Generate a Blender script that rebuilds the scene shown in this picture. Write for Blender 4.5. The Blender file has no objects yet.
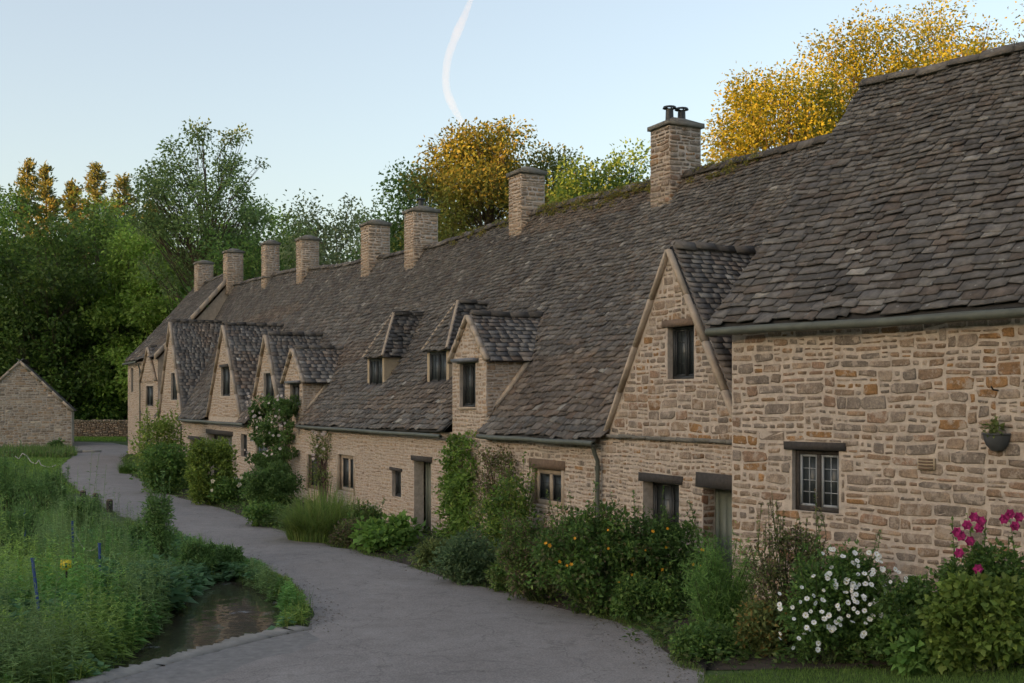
import bpy, math
import numpy as np
from mathutils import Vector
R = np.random.default_rng(7)
rad = math.radians
scene = bpy.context.scene
# ------------------------------------------------------------------ camera
FPX, HORY, CAMZ = 1200.0, 400.0, 3.5
cam_d = bpy.data.cameras.new('camera'); cam = bpy.data.objects.new('camera', cam_d)
scene.collection.objects.link(cam); scene.camera = cam
cam.location = (0, 0, CAMZ); cam.rotation_euler = (rad(90), 0, 0)
cam_d.sensor_width = 36; cam_d.lens = 36*FPX/1024
cam_d.shift_y = (HORY-341.5)/1024; cam_d.clip_end = 20000; cam_d.clip_start = .1
# ------------------------------------------------------------------ world, sun, exposure
SUN_EL = rad(7.0)
SD = np.array([-.85, -.527]); SD /= np.linalg.norm(SD)          # horizontal direction towards the sun
w = bpy.data.worlds.new('World'); scene.world = w; w.use_nodes = True
nt = w.node_tree; bg = nt.nodes['Background']
sky = nt.nodes.new('ShaderNodeTexSky'); sky.sky_type = 'NISHITA'; sky.sun_disc = False
sky.sun_elevation = SUN_EL; sky.sun_rotation = math.atan2(SD[0], SD[1])
sky.air_density = 1.0; sky.dust_density = 2.2; sky.ozone_density = 1.2; sky.altitude = 50
hs = nt.nodes.new('ShaderNodeHueSaturation'); hs.inputs['Saturation'].default_value = .85
nt.links.new(sky.outputs[0], hs.inputs['Color'])
veil = nt.nodes.new('ShaderNodeMix'); veil.data_type = 'RGBA'; veil.inputs[0].default_value = .20      # thin even evening veil over the clear sky
veil.inputs[7].default_value = (2.25, 1.98, 1.98, 1)
nt.links.new(hs.outputs[0], veil.inputs[6]); nt.links.new(veil.outputs[2], bg.inputs[0])
bg.inputs[1].default_value = .14
sl = bpy.data.lights.new('sun', 'SUN'); so = bpy.data.objects.new('sun', sl); scene.collection.objects.link(so)
sl.energy = 4.6; sl.angle = rad(.5); sl.color = (1.0, .47, .13)
dirv = Vector((-SD[0]*math.cos(SUN_EL), -SD[1]*math.cos(SUN_EL), -math.sin(SUN_EL)))
so.rotation_euler = dirv.to_track_quat('-Z', 'Y').to_euler(); so.location = (-40, -25, 40)
vs = scene.view_settings; vs.view_transform = 'Standard'; vs.look = 'None'; vs.gamma = 1; vs.use_curve_mapping = False
vs.exposure = 1.62
scene.cycles.max_bounces = 8; scene.cycles.transparent_max_bounces = 8; scene.cycles.use_denoising = True
scene.cycles.diffuse_bounces = 6; scene.cycles.glossy_bounces = 2; scene.cycles.volume_bounces = 1
scene.cycles.caustics_reflective = False; scene.cycles.caustics_refractive = False
col = scene.collection

# ------------------------------------------------------------------ helpers
def tag(o, label=None, cat=None, group=None, kind=None):
    if label: o['label'] = label
    if cat: o['category'] = cat
    if group: o['group'] = group
    if kind: o['kind'] = kind
    return o
def empty(name, loc=(0, 0, 0), parent=None):
    o = bpy.data.objects.new(name, None); col.objects.link(o); o.empty_display_size = .2
    if parent: o.parent = parent
    o.location = loc
    return o
def mesh(name, V, F, mat, parent=None, C=None, smooth=False, origin=None):
    """V (n,3) world coords, F list of index arrays (k,m) or one array, C (n,3) point colour"""
    V = np.asarray(V, float).reshape(-1, 3)
    if origin is None:
        origin = np.array([(V[:, 0].min()+V[:, 0].max())/2, (V[:, 1].min()+V[:, 1].max())/2, V[:, 2].min()])
    me = bpy.data.meshes.new(name)
    Fs = F if isinstance(F, list) else [F]
    Fs = [np.asarray(f, np.int32) for f in Fs if len(f)]
    idx = np.concatenate([f.ravel() for f in Fs])
    tot = np.concatenate([np.full(len(f), f.shape[1], np.int32) for f in Fs])
    st = np.concatenate([[0], np.cumsum(tot)[:-1]]).astype(np.int32)
    me.vertices.add(len(V)); me.vertices.foreach_set('co', (V-origin).astype(np.float32).ravel())
    me.loops.add(len(idx)); me.loops.foreach_set('vertex_index', idx)
    me.polygons.add(len(tot)); me.polygons.foreach_set('loop_start', st); me.polygons.foreach_set('loop_total', tot)
    if smooth: me.polygons.foreach_set('use_smooth', np.ones(len(tot), bool))
    if C is not None:
        a = me.attributes.new('col', 'FLOAT_COLOR', 'POINT')
        C = np.asarray(C, float)
        if C.ndim == 1: C = np.tile(C, (len(V), 1))
        a.data.foreach_set('color', np.concatenate([C, np.ones((len(C), 1))], 1).astype(np.float32).ravel())
    me.update(); me.validate()
    me.materials.append(mat)
    o = bpy.data.objects.new(name, me); col.objects.link(o)
    if parent is not None:
        o.parent = parent
        pl = np.zeros(3); p = parent
        while p: pl = pl+np.array(p.location); p = p.parent
        o.location = origin-pl
    else: o.location = origin
    return o
QBOX = np.array([[0, 1, 2, 3], [7, 6, 5, 4], [0, 4, 5, 1], [1, 5, 6, 2], [2, 6, 7, 3], [3, 7, 4, 0]])
class MB:
    def __init__(s): s.V = []; s.F4 = []; s.F3 = []; s.C = []; s.n = 0
    def add(s, V, F, C=None):
        V = np.asarray(V, float).reshape(-1, 3); F = np.asarray(F)
        (s.F4 if F.shape[1] == 4 else s.F3).append(F+s.n); s.V.append(V); s.n += len(V)
        if C is not None:
            C = np.asarray(C, float); s.C.append(np.tile(C, (len(V), 1)) if C.ndim == 1 else C)
    def box(s, m, a0, a1, b0, b1, c0, c1, C=None, jit=0):
        P = np.array([[a0, b0, c0], [a1, b0, c0], [a1, b1, c0], [a0, b1, c0], [a0, b0, c1], [a1, b0, c1], [a1, b1, c1], [a0, b1, c1]], float)
        if jit: P = P+R.uniform(-jit, jit, P.shape)
        s.add(m(P[:, 0], P[:, 1], P[:, 2]), QBOX, C)
    def tube(s, pts, r, n=7, C=None, cap=True):
        V, F = tube(pts, r, n, cap); s.add(V, F, C)
    def build(s, name, mat, parent=None, smooth=False, kind=None):
        F = []
        if s.F4: F.append(np.concatenate(s.F4))
        if s.F3: F.append(np.concatenate(s.F3))
        o = mesh(name, np.concatenate(s.V), F, mat, parent, np.concatenate(s.C) if s.C else None, smooth)
        if kind: o['kind'] = kind
        return o
def tube(pts, r, n=7, cap=True):
    P = np.asarray(pts, float); m = len(P); r = np.broadcast_to(np.asarray(r, float), (m,))
    T = np.gradient(P, axis=0); T /= np.linalg.norm(T, axis=1)[:, None]+1e-9
    up = np.where(np.abs(T[:, 2:3]) > .9, np.array([[1., 0, 0]]), np.array([[0, 0, 1.]]))
    A = np.cross(T, up); A /= np.linalg.norm(A, axis=1)[:, None]+1e-9
    B = np.cross(T, A)
    th = np.arange(n)/n*2*np.pi
    V = P[:, None]+r[:, None, None]*(np.cos(th)[None, :, None]*A[:, None]+np.sin(th)[None, :, None]*B[:, None])
    i, j = np.meshgrid(np.arange(m-1), np.arange(n), indexing='ij'); j2 = (j+1) % n
    F = np.stack([i*n+j, i*n+j2, (i+1)*n+j2, (i+1)*n+j], -1).reshape(-1, 4)
    V = V.reshape(-1, 3)
    if cap:
        k = len(V); V = np.concatenate([V, P[[0, -1]]]); j = np.arange(n)
        c0 = np.stack([np.full(n, k), (j+1) % n, j, np.full(n, k)], 1)[:, [0, 1, 2, 2]]
        c1 = np.stack([np.full(n, k+1), (m-1)*n+j, (m-1)*n+(j+1) % n], 1)[:, [0, 1, 2, 2]]
        # triangles kept as thin quads would be invalid, use separate verts
        V = np.concatenate([V]); F = F
        V2 = []; F2 = []
        base = len(V)
        for ring in (0, (m-1)*n):
            V2.append(V[ring:ring+n])
        F = np.concatenate([F]+[np.array([[0+q*n+a, (a+1) % n+q*n, (a+2) % n+q*n, (a+3) % n+q*n] for a in range(0, n-3, 2)])+base for q in (0, 1)])
        V = np.concatenate([V]+V2)
    return V, F
def hsh(x, y, s=0):
    return np.modf(np.abs(np.sin(x*12.9898+y*78.233+s*37.719)*43758.5453))[0]
def vnoise(x, y, s=0):
    xi, yi = np.floor(x), np.floor(y); fx, fy = x-xi, y-yi
    fx = fx*fx*(3-2*fx); fy = fy*fy*(3-2*fy)
    return (hsh(xi, yi, s)*(1-fx)+hsh(xi+1, yi, s)*fx)*(1-fy)+(hsh(xi, yi+1, s)*(1-fx)+hsh(xi+1, yi+1, s)*fx)*fy
def sstep(a, b, x):
    t = np.clip((x-a)/(b-a), 0, 1); return t*t*(3-2*t)
def proj(P):
    P = np.asarray(P); y = np.maximum(P[..., 1], .1)
    return np.stack([512+FPX*P[..., 0]/y, HORY-FPX*(P[..., 2]-CAMZ)/y], -1)

# ------------------------------------------------------------------ materials
def newmat(name):
    m = bpy.data.materials.new(name); m.use_nodes = True; n = m.node_tree
    return m, n, n.nodes['Principled BSDF']
def nd(n, t, **k):
    x = n.nodes.new(t)
    for a, b in k.items():
        if a in x.inputs: x.inputs[a].default_value = b
        else: setattr(x, a, b)
    return x
def noise(n, scale, detail=4, rough=.6, vec=None):
    x = nd(n, 'ShaderNodeTexNoise', Scale=scale, Detail=detail, Roughness=rough)
    if vec is None:
        g = nd(n, 'ShaderNodeNewGeometry'); vec = g.outputs['Position']
    n.links.new(vec, x.inputs['Vector']); return x.outputs['Fac']
def ramp(n, fac, stops):
    r = nd(n, 'ShaderNodeValToRGB'); e = r.color_ramp.elements
    while len(e) < len(stops): e.new(.5)
    for i, (p, c) in enumerate(stops):
        e[i].position = p; e[i].color = (*c, 1) if len(c) == 3 else c
    n.links.new(fac, r.inputs[0]); return r.outputs[0]
def mixc(n, fac, a, b, mode='MIX'):
    x = nd(n, 'ShaderNodeMix', data_type='RGBA', blend_type=mode)
    for v, i in ((fac, 0), (a, 6), (b, 7)):
        if hasattr(v, 'links') or hasattr(v, 'is_linked'): n.links.new(v, x.inputs[i])
        else: x.inputs[i].default_value = v if i == 0 else (*v, 1)
    return x.outputs[2]
def bump(n, b, h, strength=.5, dist=.02):
    x = nd(n, 'ShaderNodeBump', Strength=strength, Distance=dist)
    n.links.new(h, x.inputs['Height']); n.links.new(x.outputs[0], b.inputs['Normal'])
def attr(n): return nd(n, 'ShaderNodeAttribute', attribute_name='col').outputs['Color']
def mat_piece(name, lo=.62, hi=1.35, sc=9, rough=.92, lichen=None, bs=.6, bd=.012):
    m, n, b = newmat(name)
    f = noise(n, sc, 6, .65); v = ramp(n, f, [(.25, (lo,)*3), (.78, (hi,)*3)])
    c = mixc(n, 1.0, attr(n), v, 'MULTIPLY')
    c = mixc(n, 1.0, c, ramp(n, noise(n, .8, 5, .6), [(.3, (.78, .76, .76)), (.7, (1.2, 1.17, 1.12))]), 'MULTIPLY')
    if lichen:
        f2 = noise(n, lichen[0], 5, .7); k = ramp(n, f2, [(lichen[1], (0, 0, 0)), (lichen[1]+.05, (1, 1, 1))])
        c = mixc(n, k, c, lichen[2])
    n.links.new(c, b.inputs['Base Color']); b.inputs['Roughness'].default_value = rough
    b.inputs['Specular IOR Level'].default_value = .25
    bump(n, b, noise(n, sc*5, 5, .7), bs, bd); return m
def mat_stone(name, smear):
    m, n, b = newmat(name)
    c = mixc(n, 1.0, attr(n), ramp(n, noise(n, 7, 7, .72), [(.3, (.62, .62, .64)), (.52, (1, 1, 1)), (.72, (1.34, 1.28, 1.2))]), 'MULTIPLY')
    c = mixc(n, 1.0, c, ramp(n, noise(n, 42, 4, .7), [(.3, (.72, .72, .72)), (.7, (1.26, 1.26, 1.26))]), 'MULTIPLY')
    k = ramp(n, noise(n, 6.5, 8, .74), [(smear, (0, 0, 0)), (smear+.09, (.85,)*3)])          # lime smeared over the faces
    c = mixc(n, k, c, (.43, .352, .285))
    d = ramp(n, noise(n, 1.5, 6, .68), [(.56, (0, 0, 0)), (.72, (.6,)*3)])                   # grey algae stains
    c = mixc(n, d, c, mixc(n, 1.0, c, (.55, .56, .58), 'MULTIPLY'))
    n.links.new(c, b.inputs['Base Color']); b.inputs['Roughness'].default_value = .95; b.inputs['Specular IOR Level'].default_value = .2
    bump(n, b, noise(n, 38, 6, .75), .9, .02); return m
def mat_plain(name, c, rough=.7, var=.25, sc=6, metal=0, bs=.2):
    m, n, b = newmat(name)
    f = noise(n, sc, 5, .65)
    k = ramp(n, f, [(.25, tuple(x*(1-var) for x in c)), (.75, tuple(x*(1+var) for x in c))])
    n.links.new(k, b.inputs['Base Color']); b.inputs['Roughness'].default_value = rough; b.inputs['Metallic'].default_value = metal
    bump(n, b, noise(n, sc*4, 4), bs, .01); return m
def mat_leaf(name, trans=.45, rough=.55):
    m, n, b = newmat(name)
    n.links.new(attr(n), b.inputs['Base Color']); b.inputs['Roughness'].default_value = rough
    b.inputs['Specular IOR Level'].default_value = .3
    t = nd(n, 'ShaderNodeBsdfTranslucent'); n.links.new(attr(n), t.inputs['Color'])
    mx = nd(n, 'ShaderNodeMixShader'); mx.inputs[0].default_value = trans
    n.links.new(b.outputs[0], mx.inputs[1]); n.links.new(t.outputs[0], mx.inputs[2])
    n.links.new(mx.outputs[0], n.nodes['Material Output'].inputs[0]); return m
M_STONE = mat_stone('rubble_stone', .51); M_STONEW = mat_stone('limewashed_stone', .47)
M_TILE = mat_piece('stone_tile', .55, 1.45, 8, lichen=(6, .635, (.27, .265, .255)))
M_MORTAR = mat_plain('lime_mortar', (.46, .38, .312), .95, .30, 9, bs=.9)
M_SHEET = mat_plain('roof_underlay', (.035, .032, .03), .95, .3)
M_COPING = mat_plain('coping_stone', (.40, .315, .235), .9, .28, 5, bs=.5)
M_WOOD = mat_plain('weathered_oak', (.048, .040, .035), .85, .4, 14, bs=.6)
M_WOODB = mat_plain('brown_oak', (.16, .105, .07), .8, .35, 14, bs=.5)
M_IRON = mat_plain('dark_window_metal', (.022, .024, .025), .5, .2)
M_WHITE = mat_plain('white_window_paint', (.30, .31, .32), .5, .1)
M_GUTTER = mat_plain('green_gutter_paint', (.085, .09, .07), .6, .3, 4)
M_DOOR = mat_plain('sage_door_paint', (.13, .145, .115), .6, .15, 5)
M_LEAD = mat_plain('lead_flashing', (.13, .135, .15), .55, .2)
M_BARK = mat_plain('tree_bark', (.10, .075, .05), .95, .4, 5, bs=.8)
M_STEM = mat_plain('plant_stem', (.07, .09, .03), .8, .3)
M_TWIG = mat_plain('bare_twig', (.09, .055, .045), .9, .3)
M_LEAF = mat_leaf('leaf')
M_PETAL = mat_leaf('petal', .25, .6)
M_BLUE = mat_plain('blue_post_paint', (.03, .065, .20), .5, .2)
M_YEL = mat_plain('yellow_sign', (.65, .50, .02), .5, .1)
M_ROPE = mat_plain('pale_rope', (.45, .43, .38), .9, .2)
M_POT = mat_plain('grey_basket', (.06, .062, .065), .8, .3)
def mat_glass():
    m, n, b = newmat('window_glass')
    b.inputs['Base Color'].default_value = (.028, .034, .036, 1); b.inputs['Roughness'].default_value = .42
    b.inputs['Specular IOR Level'].default_value = .6
    bump(n, b, noise(n, 3, 2), .12, .02); return m
M_GLASS = mat_glass()
def mat_ground():
    m, n, b = newmat('ground')
    f = noise(n, .5, 6, .7); f2 = noise(n, 9, 5, .7)
    c = ramp(n, f, [(.3, (.045, .075, .018)), (.5, (.06, .10, .02)), (.75, (.085, .115, .03))])
    c = mixc(n, .6, c, ramp(n, f2, [(.3, (.45, .45, .45)), (.7, (1.3, 1.3, 1.3))]), 'MULTIPLY')
    n.links.new(c, b.inputs['Base Color']); b.inputs['Roughness'].default_value = .95
    bump(n, b, f2, .8, .05); return m
def mat_road():
    m, n, b = newmat('worn_asphalt')
    f = noise(n, .55, 6, .62); f2 = noise(n, 38, 4, .8); f3 = noise(n, 2.6, 7, .75)
    c = ramp(n, f, [(.3, (.207, .187, .174)), (.55, (.233, .212, .198)), (.72, (.268, .246, .229))])
    c = mixc(n, .8, c, ramp(n, f2, [(.32, (.55, .55, .55)), (.5, (1, 1, 1)), (.68, (1.5, 1.5, 1.5))]), 'MULTIPLY')
    c = mixc(n, .9, c, ramp(n, f3, [(.35, (.86, .855, .85)), (.5, (1, 1, 1)), (.66, (1.1, 1.1, 1.1))]), 'MULTIPLY')
    vo = nd(n, 'ShaderNodeTexVoronoi', Scale=.55, feature='DISTANCE_TO_EDGE'); wn_ = nd(n, 'ShaderNodeTexNoise', Scale=1.7, Detail=6.0); g_ = nd(n, 'ShaderNodeNewGeometry')
    va = nd(n, 'ShaderNodeVectorMath', operation='MULTIPLY_ADD'); va.inputs[1].default_value = (.9, .9, .9); n.links.new(g_.outputs['Position'], wn_.inputs['Vector']); n.links.new(wn_.outputs['Color'], va.inputs[0]); n.links.new(g_.outputs['Position'], va.inputs[2]); n.links.new(va.outputs[0], vo.inputs['Vector'])
    ck = ramp(n, vo.outputs['Distance'], [(.0, (.62, .62, .62)), (.012, (1, 1, 1))]); c = mixc(n, .75, c, ck, 'MULTIPLY')      # hairline cracks
    n.links.new(c, b.inputs['Base Color']); b.inputs['Roughness'].default_value = .85
    b.inputs['Specular IOR Level'].default_value = .3
    bump(n, b, f2, .35, .008); return m
def mat_water():
    m, n, b = newmat('stream_water')
    f = noise(n, .9, 4, .5); f2 = noise(n, 1.1, 7, .72)
    k = ramp(n, f2, [(.61, (0, 0, 0)), (.72, (1, 1, 1))])
    c = mixc(n, k, (.05, .044, .03), (.40, .42, .44))
    n.links.new(c, b.inputs['Base Color']); b.inputs['Roughness'].default_value = .06
    bump(n, b, f, .22, .12); return m
M_GROUND, M_ROAD, M_WATER = mat_ground(), mat_road(), mat_water()
M_CONC = mat_plain('pale_concrete', (.24, .225, .20), .9, .3, 3, bs=.5)
M_SOIL = mat_plain('dark_soil', (.045, .034, .024), 1, .4, 6, bs=.8)

# ------------------------------------------------------------------ terrain
def px_flat(x, y, z=0.0):
    Z = FPX*(CAMZ-z)/(y-HORY); return np.array([(x-512)/FPX*Z, Z, z])
PIT = np.array([px_flat(x, y)[:2] for x, y in [(90, 685), (160, 667), (215, 653), (282, 636), (291, 620), (288, 603), (272, 588), (248, 576), (222, 571), (195, 580), (170, 604), (140, 635), (95, 665)]])
def in_poly(x, y, P):
    r = np.zeros(np.shape(x), bool); j = len(P)-1
    for i in range(len(P)):
        a, b = P[i], P[j]
        c = ((a[1] > y) != (b[1] > y)) & (x < (b[0]-a[0])*(y-a[1])/(b[1]-a[1]+1e-12)+a[0])
        r ^= c; j = i
    return r
def dist_poly(x, y, P):
    d = np.full(np.shape(x), 1e9)
    for i in range(len(P)):
        a, b = P[i], P[(i+1) % len(P)]; e = b-a; L = e@e
        t = np.clip(((x-a[0])*e[0]+(y-a[1])*e[1])/L, 0, 1)
        d = np.minimum(d, np.hypot(x-a[0]-t*e[0], y-a[1]-t*e[1]))
    return d
def zg(x, y, pit=True):
    x = np.asarray(x, float); y = np.asarray(y, float)
    z = .55*sstep(0.5, 6.5, x)*sstep(21, 15, y)+1.9*sstep(12, 0, y)
    z = z+20*sstep(112, 210, y)*sstep(60, 0, x)+12*sstep(50, 140, y)*sstep(15, 60, x)
    # unseen western valley side: crest shaped to shade lane and roofs, not treetops
    p = x*SD[0]+y*SD[1]; q = -x*SD[1]*-1*0+(x*SD[1]*1.0-y*SD[0]*1.0)*1.0
    crest = np.interp(q, [-200, -60, 0, 18, 26, 40, 55, 72, 95, 150, 190, 260], [42, 48, 48.5, 47.5, 45.6, 45.8, 48.0, 57, 61, 60.5, 54, 40])
    z = z+crest*sstep(150, 260, p)*sstep(520, 300, p)
    if pit:
        ins = in_poly(x, y, PIT); d = dist_poly(x, y, PIT)
        z = z-.85*np.where(ins, sstep(0, .35, d), 0)
    return z
def G(x, y):
    z = 0.0
    for _ in range(12):
        p = px_flat(x, y, z); z = float(zg(p[0], p[1], False))
    p[2] = z; return p
def axis(segs):
    return np.unique(np.concatenate([np.arange(a, b, s) for a, b, s in segs]))
gx = axis([(-900, -460, 40), (-460, -60, 8), (-60, -13, 2), (-13, 1, .26), (1, 14, .6), (14, 80, 4), (80, 901, 40)])
gy = axis([(-400, -60, 10), (-60, 8, 4), (8, 14, .6), (14, 30, .26), (30, 60, 1), (60, 130, 2.5), (130, 260, 8), (260, 1501, 60)])
GX, GY = np.meshgrid(gx, gy, indexing='ij'); GZ = zg(GX, GY)
def grid_faces(a, b):
    i, j = np.meshgrid(np.arange(a-1), np.arange(b-1), indexing='ij')
    return np.stack([i*b+j, (i+1)*b+j, (i+1)*b+j+1, i*b+j+1], -1).reshape(-1, 4)
o = mesh('ground', np.stack([GX, GY, GZ], -1).reshape(-1, 3), grid_faces(len(gx), len(gy)), M_GROUND, smooth=True)
tag(o, 'green grassy valley ground with earth beds', 'ground', kind='structure')
# road ribbon
EDGE_R = [(900, 860), (760, 722), (700, 676), (668, 655), (655, 640), (640, 629), (600, 618), (540, 603), (480, 587), (430, 574), (380, 558), (330, 546), (280, 530), (230, 512), (180, 498), (150, 488), (131, 475), (126, 463), (127, 453), (131, 446.5), (112, 443), (60, 441.8), (0, 441.2)]
EDGE_L = [(-300, 860), (-60, 722), (86, 684), (200, 655), (270, 638), (303, 630), (311, 615), (301, 598), (276, 577), (240, 560), (200, 546), (160, 533), (120, 516), (95, 502), (75, 489), (62, 476), (60, 467), (73, 455), (76, 448), (74, 446.6), (60, 445.6), (30, 445.2), (0, 445)]
def resample(P, n):
    P = np.asarray(P, float); d = np.concatenate([[0], np.cumsum(np.linalg.norm(np.diff(P[:, :2], axis=0), axis=1))])
    t = np.linspace(0, d[-1], n); return np.stack([np.interp(t, d, P[:, k]) for k in range(P.shape[1])], 1)
def dense(px, per=8):
    A = np.array([G(*p) for p in px]); out = []
    for i in range(len(A)-1):
        out += [A[i]+(A[i+1]-A[i])*k/per for k in range(per)]
    return np.array(out+[A[-1]])
er, el = dense(EDGE_R), dense(EDGE_L)
def wob(E, s):
    k = np.arange(len(E)); E = E.copy()
    E[:, 0] += .22*(vnoise(E[:, 0]*1.7, E[:, 1]*1.7, s)-.5); E[:, 1] += .3*(vnoise(E[:, 0]*1.3, E[:, 1]*1.3, s+3)-.5); return E
er, el = wob(er, 1), wob(el, 5)
nc = 14; u = np.linspace(0, 1, nc)[None, :, None]
RV = el[:, None]*(1-u)+er[:, None]*u
RV[..., 2] = zg(RV[..., 0], RV[..., 1], False)+.022+.05*np.sin(np.pi*u[..., 0])
o = mesh('road', RV.reshape(-1, 3), grid_faces(len(er), nc), M_ROAD, smooth=True)
tag(o, 'worn grey asphalt lane curving past the cottages', 'road', kind='structure')
# concrete apron behind the stream kerb
ap = np.array([G(x, y) for x, y in [(95, 690), (200, 659), (272, 641), (305, 634), (319, 642), (316, 660), (308, 690), (300, 720), (40, 720)]])
ap[:, 2] = zg(ap[:, 0], ap[:, 1], False)+.05
n_ = len(ap); cen = ap.mean(0)
o = mesh('pavement', np.concatenate([ap, [cen]]), np.array([[i, (i+1) % n_, n_] for i in range(n_)]), mat_plain('gravelly_concrete', (.185, .175, .165), .92, .3, 8, bs=.6))
tag(o, 'rough gravelly concrete patch beside the stream', 'pavement', kind='structure')
# stream water
wp = PIT.copy(); c_ = wp.mean(0); wp = c_+(wp-c_)*1.03
nw = len(wp)
o = mesh('stream_water', np.concatenate([np.c_[wp, np.full(nw, -.14)], [[*c_, -.14]]]), np.array([[i, (i+1) % nw, nw] for i in range(nw)]), M_WATER)
tag(o, 'shallow brown stream with pale ripples', 'stream', kind='structure')

# ------------------------------------------------------------------ building frames
A_ = math.atan2(597, 1200)
U = np.array([-math.sin(A_), math.cos(A_)]); N = np.array([math.cos(A_), math.sin(A_)])
P0 = np.array([3.575, 19.5])
def M(t, s, z):
    t, s, z = np.broadcast_arrays(np.asarray(t, float), np.asarray(s, float), np.asarray(z, float))
    return np.stack([P0[0]+U[0]*t+N[0]*s, P0[1]+U[1]*t+N[1]*s, z], -1)
def frame(p0, ang):          # local map: t along ang, s perpendicular to the left-back, z up
    uu = np.array([math.cos(ang), math.sin(ang)]); nn = np.array([-math.sin(ang), math.cos(ang)])
    def m(t, s, z):
        t, s, z = np.broadcast_arrays(np.asarray(t, float), np.asarray(s, float), np.asarray(z, float))
        return np.stack([p0[0]+uu[0]*t+nn[0]*s, p0[1]+uu[1]*t+nn[1]*s, z], -1)
    return m
def x2t(x): return (19.5*817/(x+85)-19.5)/U[1]
def y2z(y, x): return CAMZ+(HORY-y)/FPX*(19.5*817/(x+85))
def win_px(x0, x1, y0, y1):
    xm = (x0+x1)/2; return (x2t(x1), x2t(x0), y2z(y1, xm), y2z(y0, xm))

PAL_NEAR = np.array([(.255, .182, .13), (.235, .18, .14), (.225, .182, .15), (.215, .185, .162), (.27, .205, .155), (.24, .165, .122), (.28, .228, .185), (.19, .162, .142), (.23, .19, .16)])
PAL_ORANGE = np.array([(.33, .185, .085), (.30, .175, .095), (.29, .19, .115)])
PAL_FAR = np.array([(.33, .25, .185), (.31, .235, .175), (.29, .23, .18), (.35, .275, .21), (.30, .22, .16)])
PAL_TILE = np.array([(.135, .128, .124), (.15, .142, .137), (.115, .11, .109), (.14, .126, .117), (.125, .12, .118), (.17, .161, .154), (.132, .113, .102)])
OCT_F = []
for r_ in (0, 8):
    OCT_F += [[r_+i, r_+(i+1) % 8, r_+8+(i+1) % 8, r_+8+i] for i in range(8)]
OCT_F += [[16, 17, 18, 19], [16, 19, 20, 23], [20, 21, 22, 23]]
OCT_F = np.array(OCT_F)
OCT_LOW = np.array([[i, (i+1) % 8, 8+(i+1) % 8, 8+i] for i in range(8)]+[[8, 9, 10, 11], [8, 11, 12, 15], [12, 13, 14, 15]])
def pieces(name, parent, V, F, C, mat, nmax=300, minpx=9.0, restname=None):
    """V (n,k,3): the nmax largest in the picture become objects of their own, the rest one joined part"""
    n, k, _ = V.shape
    if n == 0: return
    pp = proj(V); w_ = pp[..., 0].max(1)-pp[..., 0].min(1); h_ = pp[..., 1].max(1)-pp[..., 1].min(1)
    cx, cy = pp[..., 0].mean(1), pp[..., 1].mean(1)
    ok = (cx > 0) & (cx < 1024) & (cy > 0) & (cy < 683) & (np.maximum(w_, h_) >= minpx)
    sc = np.where(ok, w_*h_, 0)
    order = np.argsort(-sc)[:nmax]; order = order[sc[order] > 0]
    single = np.zeros(n, bool); single[order] = True
    for i in order:
        mesh(name, V[i], F, mat, parent, C[i] if C.ndim == 2 else C, origin=V[i].mean(0))
    rest = np.where(~single)[0]
    if len(rest):
        if k == 24: V = V[:, list(range(8))+list(range(16, 24))]; F = OCT_LOW; k = 16      # cheaper shape for the small far ones
        elif F is QBOX and 'tile' in name: F = QBOX[1:]
        Vr = V[rest].reshape(-1, 3); Fr = (F[None]+(np.arange(len(rest))*k)[:, None, None]).reshape(-1, F.shape[1])
        o = mesh(restname or name+'_field', Vr, Fr, mat, parent, np.repeat(C[rest], k, 0)); o['kind'] = 'stuff'
def lay_stones(z0, z1, lohi, openings, hmin=.09, hmax=.19, wmin=.12, wmax=.40, quoin=None):
    """random rubble: stones dropped on the lowest place of a skyline, then trimmed to the wall's outline and openings"""
    los = [lohi(z0+(z1-z0)*k/6) for k in range(7)]; x0, x1 = min(l[0] for l in los), max(l[1] for l in los)
    sky_ = [[x0, x1, z0]]; out = []; guard = 0
    while guard < 30000:
        guard += 1
        i = min(range(len(sky_)), key=lambda k: sky_[k][2]); a, b, z = sky_[i]
        if z >= z1-.03: break
        wd = b-a; zl = sky_[i-1][2] if i else 1e9; zr_ = sky_[i+1][2] if i+1 < len(sky_) else 1e9
        h = R.uniform(hmin, hmax)*(.6 if R.random() < .22 else 1); w_ = min(wmax*1.3, max(wmin, h*R.uniform(1.1, 3.2)))
        if w_ > wd-wmin*.8: w_ = wd
        for q in (zl, zr_):
            if abs(q-z-h) < .45*h: h = q-z
        if z+h > z1-.045: h = z1-z
        out.append((a, a+w_, z, z+h))
        if w_ >= wd-1e-6: sky_[i][2] = z+h
        elif zl < 1e8 and R.random() < .5:
            sky_[i] = [a+w_, b, z]; sky_.insert(i, [a, a+w_, z+h])
        else:
            out[-1] = (b-w_, b, z, z+h); sky_[i] = [a, b-w_, z]; sky_.insert(i+1, [b-w_, b, z+h])
        k = 0
        while k+1 < len(sky_):
            if abs(sky_[k][2]-sky_[k+1][2]) < .012: sky_[k][1] = sky_[k+1][1]; sky_[k][2] = max(sky_[k][2], sky_[k+1][2]); del sky_[k+1]
            else: k += 1
    res = []
    for (a, b, c, d) in out:
        l0, h0 = lohi(c+(d-c)*.2); l1, h1 = lohi(d-(d-c)*.2); a = max(a, l0, l1); b = min(b, h0, h1)
        for (ta, tb, za, zb) in openings:
            if a < tb and b > ta and c < zb and d > za:
                cut = [(tb-a, 0), (b-ta, 1), (zb-c, 2), (d-za, 3)]; _, k = min(cut)
                if k == 0: a = tb
                elif k == 1: b = ta
                elif k == 2: c = zb
                else: d = za
        if b-a > .045 and d-c > .035: res.append((a, b, c, d))
    return np.array(res).reshape(-1, 4)
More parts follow.
